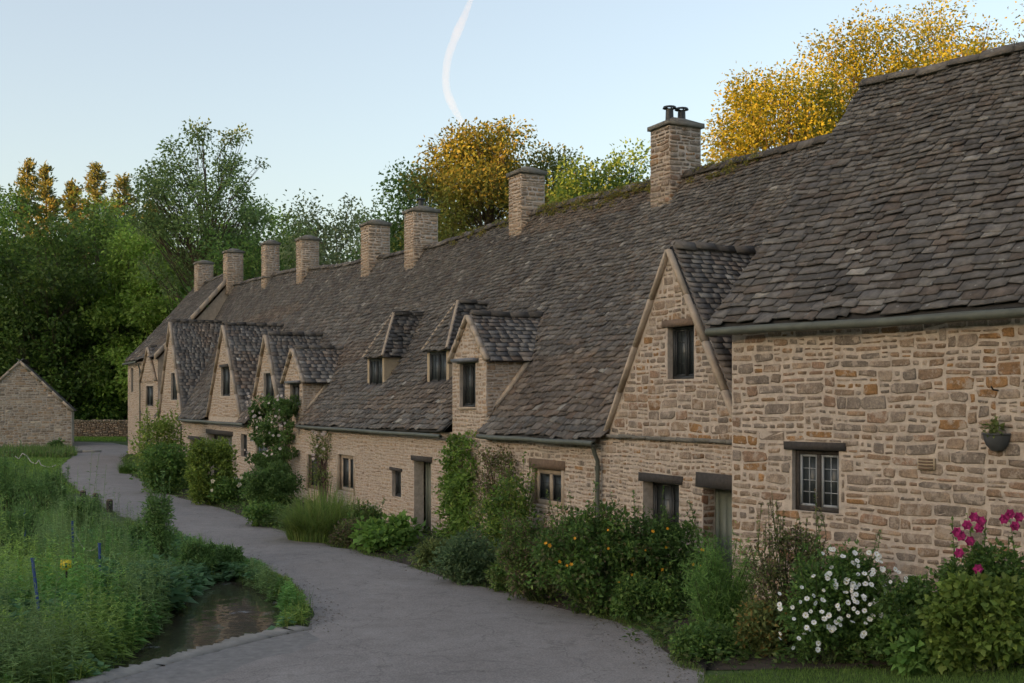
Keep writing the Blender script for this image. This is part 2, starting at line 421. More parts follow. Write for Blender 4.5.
def stone_geom(rects, mp, gap=.0095, proud=(.002, .016), warp=.02):
    n = len(rects); a0, a1, b0, b1 = rects.T
    g = gap*R.uniform(.3, 1.7, n); g = np.minimum(g, .2*np.minimum(a1-a0, b1-b0))
    cx, cy = (a0+a1)/2, (b0+b1)/2; hw, hh = (a1-a0)/2-g, (b1-b0)/2-g
    cc = R.uniform(.55, .97, (n, 4)); dd = R.uniform(.5, .96, (n, 4))
    sx = np.array([-1, 1, 1, 1, 1, -1, -1, -1.]); sy = np.array([-1, -1, -1, 1, 1, 1, 1, -1.])
    ox = np.ones((n, 8)); oy = np.ones((n, 8))
    for i, (k, hor) in enumerate([(0, 1), (1, 1), (1, 0), (2, 0), (2, 1), (3, 1), (3, 0), (0, 0)]):
        if hor: ox[:, i] = cc[:, k]
        else: oy[:, i] = dd[:, k]
    X = sx*ox*hw[:, None]; Y = sy*oy*hh[:, None]
    X *= R.uniform(.88, 1.05, (n, 8)); Y *= R.uniform(.74, 1.08, (n, 8))
    p = R.uniform(*proud, n)
    rings = []
    inset = np.minimum(.022, hh*.42)
    for k, (ins, off) in enumerate([(0, -.02), (.12, .65), (1, 1)]):
        fx = 1-ins*inset[:, None]/hw[:, None]; fy = 1-ins*inset[:, None]/hh[:, None]
        tx = cx[:, None]+X*fx; tz = cy[:, None]+Y*fy
        tx = tx+.05*(vnoise(tx*3.1, tz*4.3, 8)-.5); tz = tz+.05*(vnoise(tx*1.3, tz*3.1, 4)-.5)+.025*(vnoise(tx*6, tz*8, 5)-.5)
        of = np.full((n, 8), -.02) if k == 0 else p[:, None]*off+R.uniform(-.004, .004, (n, 8))
        rings.append(mp(tx, -of, tz))
    return np.concatenate(rings, 1)
def stone_cols(rects, pal, mp, patch=.5):
    n = len(rects); i = R.integers(0, len(pal), n); C = pal[i]*R.uniform(.86, 1.13, (n, 1))*1.14*np.array([1.05, 1.0, .935])
    if pal is PAL_NEAR:
        k = vnoise(rects[:, 0]*.9, rects[:, 2]*1.1, 17); q = R.random(n) < .03+.22*sstep(.55, .75, k); C[q] = PAL_ORANGE[R.integers(0, 3, q.sum())]*R.uniform(.85, 1.15, (q.sum(), 1))
    return C
def panel(mb, mp, zl, lohi, openings, depth=.28):
    lev = sorted(set(list(zl)+[z for op in openings for z in op[2:]]))
    lev = [z for z in lev if zl[0]-1e-6 <= z <= zl[-1]+1e-6]
    for za, zb in zip(lev[:-1], lev[1:]):
        if zb-za < 1e-4: continue
        cuts = sorted([(op[0], op[1]) for op in openings if op[2] <= za+1e-5 and op[3] >= zb-1e-5])
        l0, h0 = lohi(za); l1, h1 = lohi(zb)
        left = (l0, l1)
        for ca, cb in cuts:
            if ca > max(left): mb.add(mp([left[0], ca, ca, left[1]], 0, [za, za, zb, zb]), [[0, 1, 2, 3]])
            left = (max(cb, l0), max(cb, l1))
        if h0 > left[0]+1e-4: mb.add(mp([left[0], h0, h1, left[1]], 0, [za, za, zb, zb]), [[0, 1, 2, 3]])
    for (ta, tb, za, zb) in openings:
        for q in ([(ta, za), (ta, zb)], [(tb, zb), (tb, za)], [(ta, zb), (tb, zb)], [(tb, za), (ta, za)]):
            (a, c), (b, d) = q
            mb.add(mp([a, b, b, a], [0, 0, depth, depth], [c, d, d, c]), [[0, 1, 2, 3]])
def tiles_geom(surf, rows, e_of, w_of, lohi, skip=None, thick=(.016, .036), jit=1.0):
    """surf(a,v)->world (v metres up the slope); rows: list of v of lower edges"""
    Vs = []
    F = QBOX
    for j, v in enumerate(rows):
        e = e_of(v); wd = w_of(v); lo, hi = lohi(v)
        if hi-lo < .05: continue
        m = max(1, int((hi-lo)/wd)); ww = R.uniform(.6, 1.45, m); ww *= (hi-lo)/ww.sum()
        a1 = lo+np.cumsum(ww); a0 = a1-ww
        g = R.uniform(.002, .008, m); a0 = a0+g; a1 = a1-g
        if skip is not None:
            k = ~skip((a0+a1)/2, np.full(m, v+e*.4)); a0, a1 = a0[k], a1[k]; m = len(a0)
            if m == 0: continue
        dv = R.uniform(-.26, .26, m)*e*jit; tl = R.uniform(-.17, .17, m)*e*jit
        th = R.uniform(*thick, m)*(.6+.4*min(1, e/.2)); lift = R.uniform(.0, .018, m)*jit
        L = e*1.75
        lowl = v+dv+tl; lowr = v+dv-tl; top = np.full(m, v+L)
        sk = R.uniform(-.012, .012, m)
        def nrm(a, vv):
            d = .02; p = surf(a, vv); da = surf(a+d, vv)-p; dvv = surf(a, vv+d)-p
            x = np.cross(da, dvv); x /= np.linalg.norm(x, axis=1)[:, None]; return x
        nn = nrm((a0+a1)/2, np.full(m, v+e/2))
        if nn[:, 2].mean() < 0: nn = -nn
        def P(a, vv, off): return surf(a, vv)+nn*np.asarray(off)[:, None]
        hb = .034+lift+th; ht = .004+lift*.3
        cA = ww.min()*0
        Pl = [P(a0+sk, lowl, hb), P(a1+sk, lowr, hb+R.uniform(-.006, .006, m)), P(a1, top, np.full(m, ht)), P(a0, top, np.full(m, ht))]
        Pb = [P(a0+sk, lowl, hb-th), P(a1+sk, lowr, hb-th), P(a1, top, ht-th), P(a0, top, ht-th)]
        Vs.append(np.stack(Pb+Pl, 1))
    return np.concatenate(Vs) if Vs else np.zeros((0, 8, 3))
def tile_cols(V, pale=.012, patch=1):
    n = len(V); c = V.mean(1); i = R.integers(0, len(PAL_TILE), n)
    C = PAL_TILE[i]*R.uniform(.72, 1.22, (n, 1))
    # weathered patches: browner towards some areas of the roof
    k = vnoise(c[:, 0]*.5+c[:, 1]*.35, c[:, 2]*.8, 9)
    C = C*np.where(k[:, None] > .6, np.array([[1.10, 1.0, .92]]), 1.0)
    q = R.random(n) < pale; C[q] = np.array([.27, .26, .245])*R.uniform(.6, 1.25, (q.sum(), 1))
    return C
def rows_for(total, e0, e1):
    v = []; x = .0
    while x < total-.04:
        v.append(x); f = x/total; x += (e0*(1-f)+e1*f)
    return v
def ridge_pieces(parent, P, w_=.16, h_=.09, L=.5, nmax=60, mat=None):
    """inverted-V ridge stones along polyline P (world)"""
    Pd = resample(P, 200); d = np.concatenate([[0], np.cumsum(np.linalg.norm(np.diff(Pd, axis=0), axis=1))])
    tot = d[-1]; n = max(1, int(tot/L)); Vs = []
    for i in range(n):
        a, b = tot*i/n+.01, tot*(i+1)/n-.005
        pa = np.array([np.interp(a, d, Pd[:, k]) for k in range(3)]); pb = np.array([np.interp(b, d, Pd[:, k]) for k in range(3)])
        pa[2] += R.uniform(-.02, .02); pb[2] += R.uniform(-.02, .02)
        t = pb-pa; t[2] = 0; t /= np.linalg.norm(t); sd = np.array([t[1], -t[0], 0])
        ww = w_*R.uniform(.9, 1.15); hh = h_*R.uniform(.85, 1.2)
        sec = [(-ww, -hh*1.35), (-ww*.35, hh*.55), (ww*.35, hh*.55), (ww, -hh*1.35)]
        ring = lambda p: [p+sd*x+np.array([0, 0, y]) for x, y in sec]
        Vs.append(ring(pa)+ring(pb))
    V = np.array(Vs)
    F = np.array([[0, 1, 5, 4], [1, 2, 6, 5], [2, 3, 7, 6], [3, 0, 4, 7], [0, 3, 2, 1], [4, 5, 6, 7]])
    C = np.array([(.125, .112, .10)])*R.uniform(.6, 1.4, (len(V), 1))
    pieces('ridge_tile', parent, V, F, C, mat or M_TILE, nmax)

# ---- windows, doors
def window(par, mp, op, lights=2, depth=.2, frame_mat=None, case_mat=None, bars=(3, 2), lintel=None, sill=None, lin_mat=None, surround=False, fr=.05):
    ta, tb, za, zb = op; fm = frame_mat or M_IRON; cm = case_mat or fm
    b = MB(); d0, d1 = depth-.05, depth+.03
    b.box(mp, ta, ta+fr, d0, d1, za, zb); b.box(mp, tb-fr, tb, d0, d1, za, zb)
    b.box(mp, ta+fr, tb-fr, d0, d1, zb-fr, zb); b.box(mp, ta+fr, tb-fr, d0, d1, za, za+fr)
    win = b.build('window', fm, par)
    w_ = (tb-ta-2*fr-(lights-1)*fr)/lights
    for i in range(lights):
        a = ta+fr+i*(w_+fr); c = a+w_
        if i:
            m_ = MB(); m_.box(mp, a-fr, a, d0, d1, za+fr, zb-fr); m_.build('mullion', fm, win)
        cf = .035
        m_ = MB(); e0, e1 = depth-.028, depth+.012; z0_, z1_ = za+fr, zb-fr
        m_.box(mp, a, a+cf, e0, e1, z0_, z1_); m_.box(mp, c-cf, c, e0, e1, z0_, z1_)
        m_.box(mp, a+cf, c-cf, e0, e1, z1_-cf, z1_); m_.box(mp, a+cf, c-cf, e0, e1, z0_, z0_+cf)
        m_.build('casement', cm, win)
        m_ = MB(); m_.box(mp, a+cf, c-cf, depth+.0, depth+.006, z0_+cf, z1_-cf); m_.build('pane', M_GLASS, win)
        m_ = MB()
        for q in range(1, bars[0]+1):
            zz = z0_+cf+(z1_-z0_-2*cf)*q/(bars[0]+1); m_.box(mp, a+cf, c-cf, depth-.012, depth-.001, zz-.006, zz+.006)
        for q in range(1, bars[1]):
            xx = a+cf+(c-a-2*cf)*q/bars[1]; m_.box(mp, xx-.006, xx+.006, depth-.014, depth-.0015, z0_+cf, z1_-cf)
        if m_.n: m_.build('glazing_bar', cm, win)
    if lintel:
        ov, hh, pr = lintel; m_ = MB(); m_.box(mp, ta-ov, tb+ov, -pr, depth-.06, zb+.001, zb+hh, jit=.012); m_.build('lintel', lin_mat or M_WOOD, win)
    if sill:
        m_ = MB(); m_.box(mp, ta-.06, tb+.06, -sill, depth-.06, za-.07, za-.002, jit=.008); m_.build('sill', M_COPING, win)
    if surround:
        m_ = MB()
        m_.box(mp, ta-.10, ta+.002, -.02, depth-.055, za-.05, zb); m_.build('jamb_stone', M_COPING, win)
        m_ = MB(); m_.box(mp, tb-.002, tb+.10, -.02, depth-.055, za-.05, zb); m_.build('jamb_stone', M_COPING, win)
    return win
def door(par, mp, op, depth=.3, lintel=None, hinge=1, lin_mat=None):
    ta, tb, za, zb = op; b = MB(); n = 5; w_ = (tb-ta-.12)/n
    fr = MB(); fr.box(mp, ta, ta+.06, depth-.07, depth+.04, za, zb); fr.box(mp, tb-.06, tb, depth-.07, depth+.04, za, zb); fr.box(mp, ta+.06, tb-.06, depth-.07, depth+.04, zb-.06, zb)
    d = fr.build('door', M_DOOR, par)
    for i in range(n):
        q = MB(); q.box(mp, ta+.06+i*w_+.004, ta+.06+(i+1)*w_-.004, depth-.03+R.uniform(-.003, .003), depth+.02, za+.02, zb-.065); q.build('plank', M_DOOR, d)
    q = MB(); hx = ta+.16 if hinge > 0 else tb-.16
    q.box(mp, hx-.02, hx+.02, depth-.075, depth-.034, za+.95, za+1.1); q.build('handle', M_IRON, d)
    if lintel:
        ov, hh, pr = lintel; m_ = MB(); m_.box(mp, ta-ov, tb+ov, -pr, depth-.09, zb+.001, zb+hh, jit=.015); m_.build('lintel', lin_mat or M_WOOD, d)
    return d
def gutter(par, mp, t0, t1, s, z, r=.055):
    n = 9; P = [mp(t0+(t1-t0)*i/(n-1), s, z+.008*math.sin(i*1.7)) for i in range(n)]
    b = MB(); b.tube(P, r, 8); return b.build('gutter', M_GUTTER, par, smooth=True)
def downpipe(par, mp, t, s, z0, z1):
    b = MB(); b.tube([mp(t, s-.12, z1), mp(t, s-.06, z1-.18), mp(t, s, z1-.32), mp(t, s, (z0+z1)/2), mp(t, s, z0)], .042, 8)
    p = b.build('downpipe', M_GUTTER, par, smooth=True)
    for zz in (z1-.45, (z0+z1)/2):
        q = MB(); q.tube([mp(t, s, zz-.04), mp(t, s, zz+.04)], .06, 8); q.build('pipe_collar', M_GUTTER, p)
    return p

# ---- chimney
def chimney(par, mp, t, s, wu, wn, z0, z1, pal, cap='gabled', nmax=60, pots=0, band=False):
    core = MB(); g = .012
    core.box(mp, t-wu/2+g, t+wu/2-g, s-wn/2+g, s+wn/2-g, z0, z1)
    ch = core.build('chimney', M_MORTAR, par)
    faces = [(lambda a, o_, z: mp(a, s-wn/2+o_+g, z), t-wu/2, t+wu/2), (lambda a, o_, z: mp(t-wu/2+o_+g, a, z), s-wn/2, s+wn/2)]
    for f, lo, hi in faces:
        rc = lay_stones(z0, z1-.02, lambda z: (lo, hi), [], .08, .16, .16, .42)
        V = stone_geom(rc, f, .010, (.012, .028)); pieces('stone', ch, V, OCT_F, stone_cols(rc, pal, f), M_STONE, nmax, 8, 'small_stones')
    ov = .05
    b = MB(); b.box(mp, t-wu/2-ov, t+wu/2+ov, s-wn/2-ov, s+wn/2+ov, z1, z1+.11, jit=.012); cp = b.build('cap', M_CAP, ch)
    b = MB()
    a0, a1, c0, c1 = t-wu/2-ov*.5, t+wu/2+ov*.5, s-wn/2-ov*.5, s+wn/2+ov*.5; k = .32; zt = z1+.26
    P = np.concatenate([mp([a0, a1, a1, a0], [c0, c0, c1, c1], z1+.108), mp([t-wu*k/2, t+wu*k/2, t+wu*k/2, t-wu*k/2], [s-wn*k/2, s-wn*k/2, s+wn*k/2, s+wn*k/2], zt)])
    b.add(P, QBOX); b.build('flaunching', M_CAP, ch)
    if band:
        b = MB(); zb_ = z0+(z1-z0)*.42; b.box(mp, t-wu/2-.06, t+wu/2+.06, s-wn/2-.06, s+wn/2+.06, zb_, zb_+.07, jit=.01); b.build('drip_band', M_CAP, ch)
    for i in range(pots):
        dx = (i-(pots-1)/2)*.34; b = MB(); b.tube([mp(t, s+dx, zt-.06), mp(t, s+dx, zt+.06), mp(t, s+dx, zt+.2)], [.10, .095, .09], 10)
        p = b.build('chimney_pot', M_IRON, ch, smooth=False)
        b = MB(); b.tube([mp(t, s+dx, zt+.225), mp(t, s+dx, zt+.27)], [.17, .15], 10); b.build('cowl', M_IRON, ch)
        for q in (-1, 1):
            b = MB(); b.box(mp, t+q*.07-.012, t+q*.07+.012, s+dx-.012, s+dx+.012, zt+.19, zt+.23); b.build('cowl_leg', M_IRON, ch)
    return ch
M_CAP = mat_plain('weathered_cap_stone', (.17, .155, .13), .95, .4, 7, bs=.6)

# ------------------------------------------------------------------ main row roof profile
HD = 4.2; OVH = .2; KS = .12
RT = [-3, 3, 9.4, 14.3, 18, 22, 27, 32, 40, 48, 51.4]; RZ = [8.6, 8.64, 8.76, 8.92, 8.9, 8.78, 8.95, 9.14, 9.65, 9.9, 9.95]
def zr(t): return np.interp(t, RT, RZ)+.05*(vnoise(np.asarray(t)*.45, 0*np.asarray(t), 2)-.5)
def ze(t): return np.interp(t, [-3, 10, 24, 52], [2.72, 2.72, 2.62, 2.55])+.05*(vnoise(np.asarray(t)*.6, 3+0*np.asarray(t), 6)-.5)
SLANT = math.hypot(HD+OVH, 6.15)
def main_sz(t, f):
    f = np.asarray(f, float); s = -OVH+(HD+OVH)*f
    bumpy = .07*(vnoise(np.asarray(t)*.7, f*5, 11)-.5)*np.sin(np.pi*np.clip(f, 0, 1))
    z = ze(t)+(zr(t)-ze(t))*(f-KS*f*(1-f))+bumpy
    return s, z
def main_surf(t, v):
    s, z = main_sz(t, v/SLANT); return M(t, s, z)
def main_s_at(t, z):
    f = np.linspace(-.05, 1.1, 120); s, zz = main_sz(np.full(120, t), f); return float(np.interp(z, zz, s))
# E house (taller)
def e_sz(t, f):
    f = np.asarray(f, float); s = -OVH+(HD+OVH)*f; z = 5.85+(10.75-5.85)*(f-.06*f*(1-f)); return s, z+0*np.asarray(t)
def e_s_at(t, z):
    f = np.linspace(-.05, 1.1, 120); s, zz = e_sz(np.full(120, t), f); return float(np.interp(z, zz, s))

GABLES = []      # (tc, half width at foot, zfoot, zapex) flush gables, used to leave main tiles out
HIPS = []        # (t0,t1,s0,zsill,zeave) roof dormers
def in_gable(t, z, grow=0.0):
    r = np.zeros(np.shape(t), bool)
    for tc, hw, zf, za in GABLES:
        r |= (np.abs(t-tc) < (hw+grow)*(za+.05-z)/(za-zf)) & (z < za) & (z > zf-.1)
        r |= (np.abs(t-tc) < hw*.96) & (z < zf+.25) & (zf < 3.5)
    return r
def gable(par, mp, tc, hw, zf, za, s_at, openings, pal, cop=.035, nst=150, ntl=120, zwall=None, over=.10, walls=True, tile_e=(.14, .10), cheek=None, wcop=M_COPING, roof_front=0.0):
    """flush gable: face + coping + roof planes running back to the main slope"""
    lohi = lambda z: (tc-hw*(za-z)/(za-zf), tc+hw*(za-z)/(za-zf))
    gd = empty('gable', tuple(mp(tc, 0, zf)), par)
    mb = MB(); panel(mb, mp, [zf, za-.02], lohi, [op for op in openings if op[2] > zf-.01]); 
    if zf < 3.5: mb.add(mp([tc-hw, tc+hw, tc+hw, tc-hw], .004, [zf-.35, zf-.35, zf+.003, zf+.003]), [[0, 1, 2, 3]])
    mb.build('gable_wall', M_MORTAR, gd)
    inset = lambda z: (lohi(z)[0]+.05, lohi(z)[1]-.05)
    rc = lay_stones(zf, za-.25, inset, [(o[0]-.04, o[1]+.04, o[2]-.03, o[3]+.08) for o in openings])
    V = stone_geom(rc, mp); pieces('stone', gd, V, OCT_F, stone_cols(rc, pal, mp), M_STONE, nst, 9, 'small_stones')
    L = math.hypot(hw, za-zf)
    for sg in (-1, 1):
        # coping strip with real thickness along the rake
        nseg = 4; nx, nz = (za-zf)/L, hw/L
        for i in range(nseg):
            f0, f1 = i/nseg, (i+1)/nseg-.004
            P = []
            for f in (f0, f1):
                tt, zz = tc+sg*hw*(1-f), zf+(za-zf)*f
                for (o_, s_) in ((-.03, -over), (cop, -over), (cop, .03), (-.03, .03)):
                    P.append(mp(tt+sg*nx*o_, s_, zz+nz*o_))
            P = np.array(P)+R.uniform(-.004, .004, (8, 3))
            mesh('coping', P, QBOX, wcop, gd)
    # roof planes
    zt, ztf = za+.06, zf-.02; Lr = math.hypot(hw+.05, zt-ztf)
    for sg in (-1, 1):
        def surf(a, v, sg=sg):
            f = v/Lr; return mp(tc+sg*(hw+.05)*(1-f), a, ztf+(zt-ztf)*f+.03*(vnoise(np.asarray(a)*1.1, v*.9+sg, 3)-.5))
        def lohi2(v):
            z = ztf+(zt-ztf)*v/Lr; tt = tc+sg*(hw+.05)*(1-v/Lr); return (roof_front+.03, max(roof_front+.03, s_at(tt, z)+.12))
        rows = rows_for(Lr-.05, *tile_e)
        V = tiles_geom(surf, rows, lambda v: tile_e[0]*(1-v/Lr)+tile_e[1]*v/Lr, lambda v: .27*(1-v/Lr)+.2*v/Lr, lohi2, jit=.12, thick=(.010, .018))
        sh = MB()
        vv = np.linspace(0, Lr, 10)
        for v0, v1 in zip(vv[:-1], vv[1:]):
            l0, h0 = lohi2(v0); l1, h1 = lohi2(v1)
            sh.add(np.stack([surf(np.array(a), np.array(v)) for a, v in ((roof_front, v0), (h0+.2, v0), (h1+.2, v1), (roof_front, v1))]), [[0, 1, 2, 3]])
        sh.build('roof_deck', M_SHEET, gd)
        pieces('roof_tile', gd, V, QBOX, tile_cols(V, .03)*1.4, M_TILE, ntl if sg < 0 else 20, 9, 'small_roof_tiles')  # paler lichen tone, also lifted because these planes face away from the light
    ridge_pieces(gd, np.array([mp(tc, roof_front+.05, zt+.05), mp(tc, s_at(tc, zt)+.1, zt+.07)]), .13, .07, .42, 12)
    return gd

# ------------------------------------------------------------------ cottage pieces of the main row
def tile_main(roof, t0, t1, surf, slant, nmax, skip, e=(.19, .09), w_=(.30, .16)):
    rows = rows_for(slant-.06, *e)
    V = tiles_geom(surf, rows, lambda v: e[0]*(1-v/slant)+e[1]*v/slant, lambda v: w_[0]*(1-v/slant)+w_[1]*v/slant, lambda v: (t0, t1), skip)
    pieces('roof_tile', roof, V, QBOX, tile_cols(V), M_TILE, nmax, 9, 'small_roof_tiles')
def roof_deck(par, t0, t1, szf, zback):
    n = max(2, int((t1-t0)/.2)); tt = np.linspace(t0, t1, n); ff = np.linspace(0, 1, 9)
    T, Fq = np.meshgrid(tt, ff, indexing='ij')
    f0 = np.zeros(n)
    for (tc, hw, zf, za) in (GABLES if szf is main_sz else [GABLES_E]): f0 = np.where(np.abs(tt-tc) < (hw+.12 if zf < 3.5 else hw-.12), (OVH+.10)/(HD+OVH), f0)
    Fq = f0[:, None]+(1-f0[:, None])*Fq
    s, z = szf(T, Fq)
    V = M(T, s, z-.02).reshape(-1, 3); F = grid_faces(n, 9)
    sb, zb = szf(tt, np.ones(n)); B = np.concatenate([M(tt, sb, zb-.02), M(tt, 2*HD, np.full(n, zback))])
    k = len(V); F2 = np.array([[k+i, k+i+1, k+n+i+1, k+n+i] for i in range(n-1)])
    return mesh('roof', np.concatenate([V, B]), np.concatenate([F, F2]), M_SHEET, par)
def wall_part(par, mp, t0, t1, z0, z1, openings, pal, nst, ends=True, depth=2*HD, ridge=None, nm='wall', hmm=(.065, .14), quoins=False, smat=None):
    mb = MB(); panel(mb, mp, [z0, z1], lambda z: (t0, t1), openings)
    mb.add(mp([t0, t1, t1, t0], depth, [z0, z0, z1, z1]), [[0, 1, 2, 3]])
    if ends:
        for t in (t0, t1):
            mb.add(mp(t, [0, depth, depth, 0], [z0, z0, z1, z1]), [[0, 1, 2, 3]])
            if ridge: mb.add(mp(t, [0.3, depth-.3, depth/2], [z1, z1, ridge-.45]), [[0, 1, 2]])
    wl = mb.build(nm, M_MORTAR, par)
    rc = lay_stones(z0, z1-.02, lambda z: (t0, t1), [(o[0]-.02, o[1]+.02, o[2], o[3]+.1) for o in openings], *hmm)
    V = stone_geom(rc, mp); pieces('stone', wl, V, OCT_F, stone_cols(rc, pal, mp), smat or M_STONE, nst, 9, 'small_stones')
    return wl

GABLES += [(1.77, 2.15, 2.83, 6.14),              # B
           (10.35, 1.08, 4.42, 5.50),             # C flush dormer
           (x2t(293.5), 1.3, 4.1, 5.28),          # D small dormer
           (x2t(266.5), 2.15, 2.85, 5.95),
           (x2t(224), 3.05, 2.75, 6.7),
           (47.8, 3.1, 2.6, 7.55)]
HIPS += [(18.35, 19.85, .82, 3.72, 4.82), (13.45, 14.95, .82, 3.72, 4.86)]
def skip_main(t, v):
    s, z = main_sz(t, v/SLANT); r = in_gable(t, z+.05)
    for (a, b, s0, zs, zt) in HIPS: r |= (t > a-.02) & (t < b+.02) & (s > s0-.05) & (z < zt)
    for (a, b, zt) in [(9.27, 11.43, 4.5), (x2t(293.5)-1.05, x2t(293.5)+1.05, 4.2)]: r |= (t > a+.08) & (t < b-.08) & (z < zt)
    return r

# ---- B: cottage with the tall gable
B = empty('gabled_cottage', tuple(M(4.7, 0, 0)))
tag(B, 'stone cottage with one tall steep gable, mossy roof and green downpipe', 'cottage')
opB = {'gw': win_px(667.5, 694, 326, 379), 'w': win_px(643, 679, 483, 545), 'door': (-.28, .80, .0, 2.03), 'w2': win_px(533, 562, 469, 506)}
wall_part(B, M, -.6, 10.0, 0, 2.83, [opB['w'], opB['door'], opB['w2']], PAL_NEAR, 300, ridge=8.6, smat=M_STONEW)
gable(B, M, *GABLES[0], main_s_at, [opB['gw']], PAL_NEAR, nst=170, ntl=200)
rf = roof_deck(B, -.8, 10.0, main_sz, 2.7)
tile_main(rf, -.8, 10.0, main_surf, SLANT, 300, skip_main)
tt = np.linspace(-.8, 10, 30); ridge_pieces(rf, M(tt, HD, zr(tt)+.05), .17, .085, .5, 40)
for i in range(9): b = MB(); b.box(M, -.45+i*.48, -.45+i*.48+.475, -.09, .03, 2.79, 2.85, jit=.014); b.build('drip_stone', M_CAP, B)
t_ = opB['door'][1]; mp2 = lambda a, o_, z: M(t_+o_, a, z)
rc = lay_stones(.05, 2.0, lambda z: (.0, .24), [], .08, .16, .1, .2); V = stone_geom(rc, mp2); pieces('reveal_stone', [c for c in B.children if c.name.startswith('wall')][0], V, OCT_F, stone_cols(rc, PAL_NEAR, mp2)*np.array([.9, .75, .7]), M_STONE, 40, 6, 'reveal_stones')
window(B, M, opB['gw'], 2, .16, bars=(3, 2), lintel=(.14, .12, .03), lin_mat=M_WOODB)
window(B, M, opB['w'], 2, .26, bars=(3, 2), lintel=(.12, .15, .04))
door(B, M, opB['door'], .32, lintel=(.16, .26, .05))
window(B, M, opB['w2'], 2, .14, frame_mat=M_COPING, case_mat=M_IRON, fr=.11, bars=(2, 1), lintel=(.14, .19, .03), lin_mat=M_WOODB, surround=True)
gutter(B, M, 4.0, 9.25, -.27, 2.66); downpipe(B, M, 4.12, -.1, .05, 2.64)
chimney(B, M, 7.72, HD-.05, .82, .9, 7.6, 9.86, PAL_NEAR, nmax=150, pots=2)

# ---- C: cottage with three dormers
Cc = empty('dormer_cottage', tuple(M(17, 0, 0)))
tag(Cc, 'low stone cottage with three dormers and a recessed grey door', 'cottage')
opC = {'door': win_px(414, 431, 461, 536), 'slit': win_px(392, 401, 471, 497), 'w': win_px(338, 354, 455, 492), 'w2': win_px(307, 322, 455, 490)}
opC['door'] = (opC['door'][0], opC['door'][1], 0., opC['door'][3])
wall_part(Cc, M, 10.0, 24.2, 0, 2.7, list(opC.values()), PAL_FAR, 300, ridge=8.8, smat=M_STONEW, hmm=(.06, .13))
rf = roof_deck(Cc, 10.0, 24.2, main_sz, 2.7)
tile_main(rf, 10.0, 24.2, main_surf, SLANT, 300, skip_main)
tt = np.linspace(10, 24.2, 40); ridge_pieces(rf, M(tt, HD, zr(tt)+.05), .17, .085, .5, 40)
# flush dormer of C with stone front, cheek and raking kerb
def wall_dormer(par, tc, hwall, zb, zf, g, win, lead=True, nst=80):
    d = empty('dormer', tuple(M(tc, 0, zb)), par)
    mb = MB(); panel(mb, M, [zb, zf], lambda z: (tc-hwall, tc+hwall), [win])
    for sg in (-1, 1):
        t_ = tc+sg*hwall; zs = np.linspace(zb, zf+.05, 8); ss = [max(.01, main_s_at(t_, z)+.1) for z in zs]
        for i in range(7): mb.add(M(t_, [0, ss[i], ss[i+1], 0], [zs[i], zs[i], zs[i+1], zs[i+1]]), [[0, 1, 2, 3]])
    mb.build('dormer_wall', M_MORTAR, d)
    rc = lay_stones(zb, zf, lambda z: (tc-hwall, tc+hwall), [(win[0]-.01, win[1]+.01, win[2], win[3]+.1)], .08, .15, .14, .3)
    V = stone_geom(rc, M); pieces('stone', d, V, OCT_F, stone_cols(rc, PAL_FAR, M), M_STONE, nst, 9, 'small_stones')
    t_ = tc-hwall; mp2 = lambda a, o_, z: M(t_+o_, a, z)
    rc = lay_stones(zb+.05, zf, lambda z: (.0, max(.0, main_s_at(t_, z)-.02)), [], .07, .13, .14, .34)
    rc = rc[rc[:, 1]-rc[:, 0] > .05]
    V = stone_geom(rc, mp2); pieces('stone', d, V, OCT_F, stone_cols(rc, PAL_FAR, M), M_STONE, nst, 9, 'small_stones')
    P = []
    for z in np.linspace(zb+.05, zf-.02, 6): P.append(M(t_-.06, max(.02, main_s_at(t_, z)-.03), z+.05))
    k = MB(); k.tube(P, .075, 6); k.build('mortar_fillet', M_COPING, d)
    if lead:
        k = MB(); k.box(M, win[0]-.18, win[1]+.18, -.16, .02, win[3]+.03, win[3]+.10, jit=.01); k.build('lead_hood', M_LEAD, d)
    return d
wC = win_px(459.5, 475.5, 363, 407)
wall_dormer(Cc, 10.35, .98, 2.6, 4.42, GABLES[1], wC)
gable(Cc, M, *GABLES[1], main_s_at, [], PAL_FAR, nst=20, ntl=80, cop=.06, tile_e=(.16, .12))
window(Cc, M, wC, 2, .14, bars=(4, 2), sill=.03)
M_RENDER = mat_plain('ochre_render', (.40, .31, .21), .95, .25, 4, bs=.4)
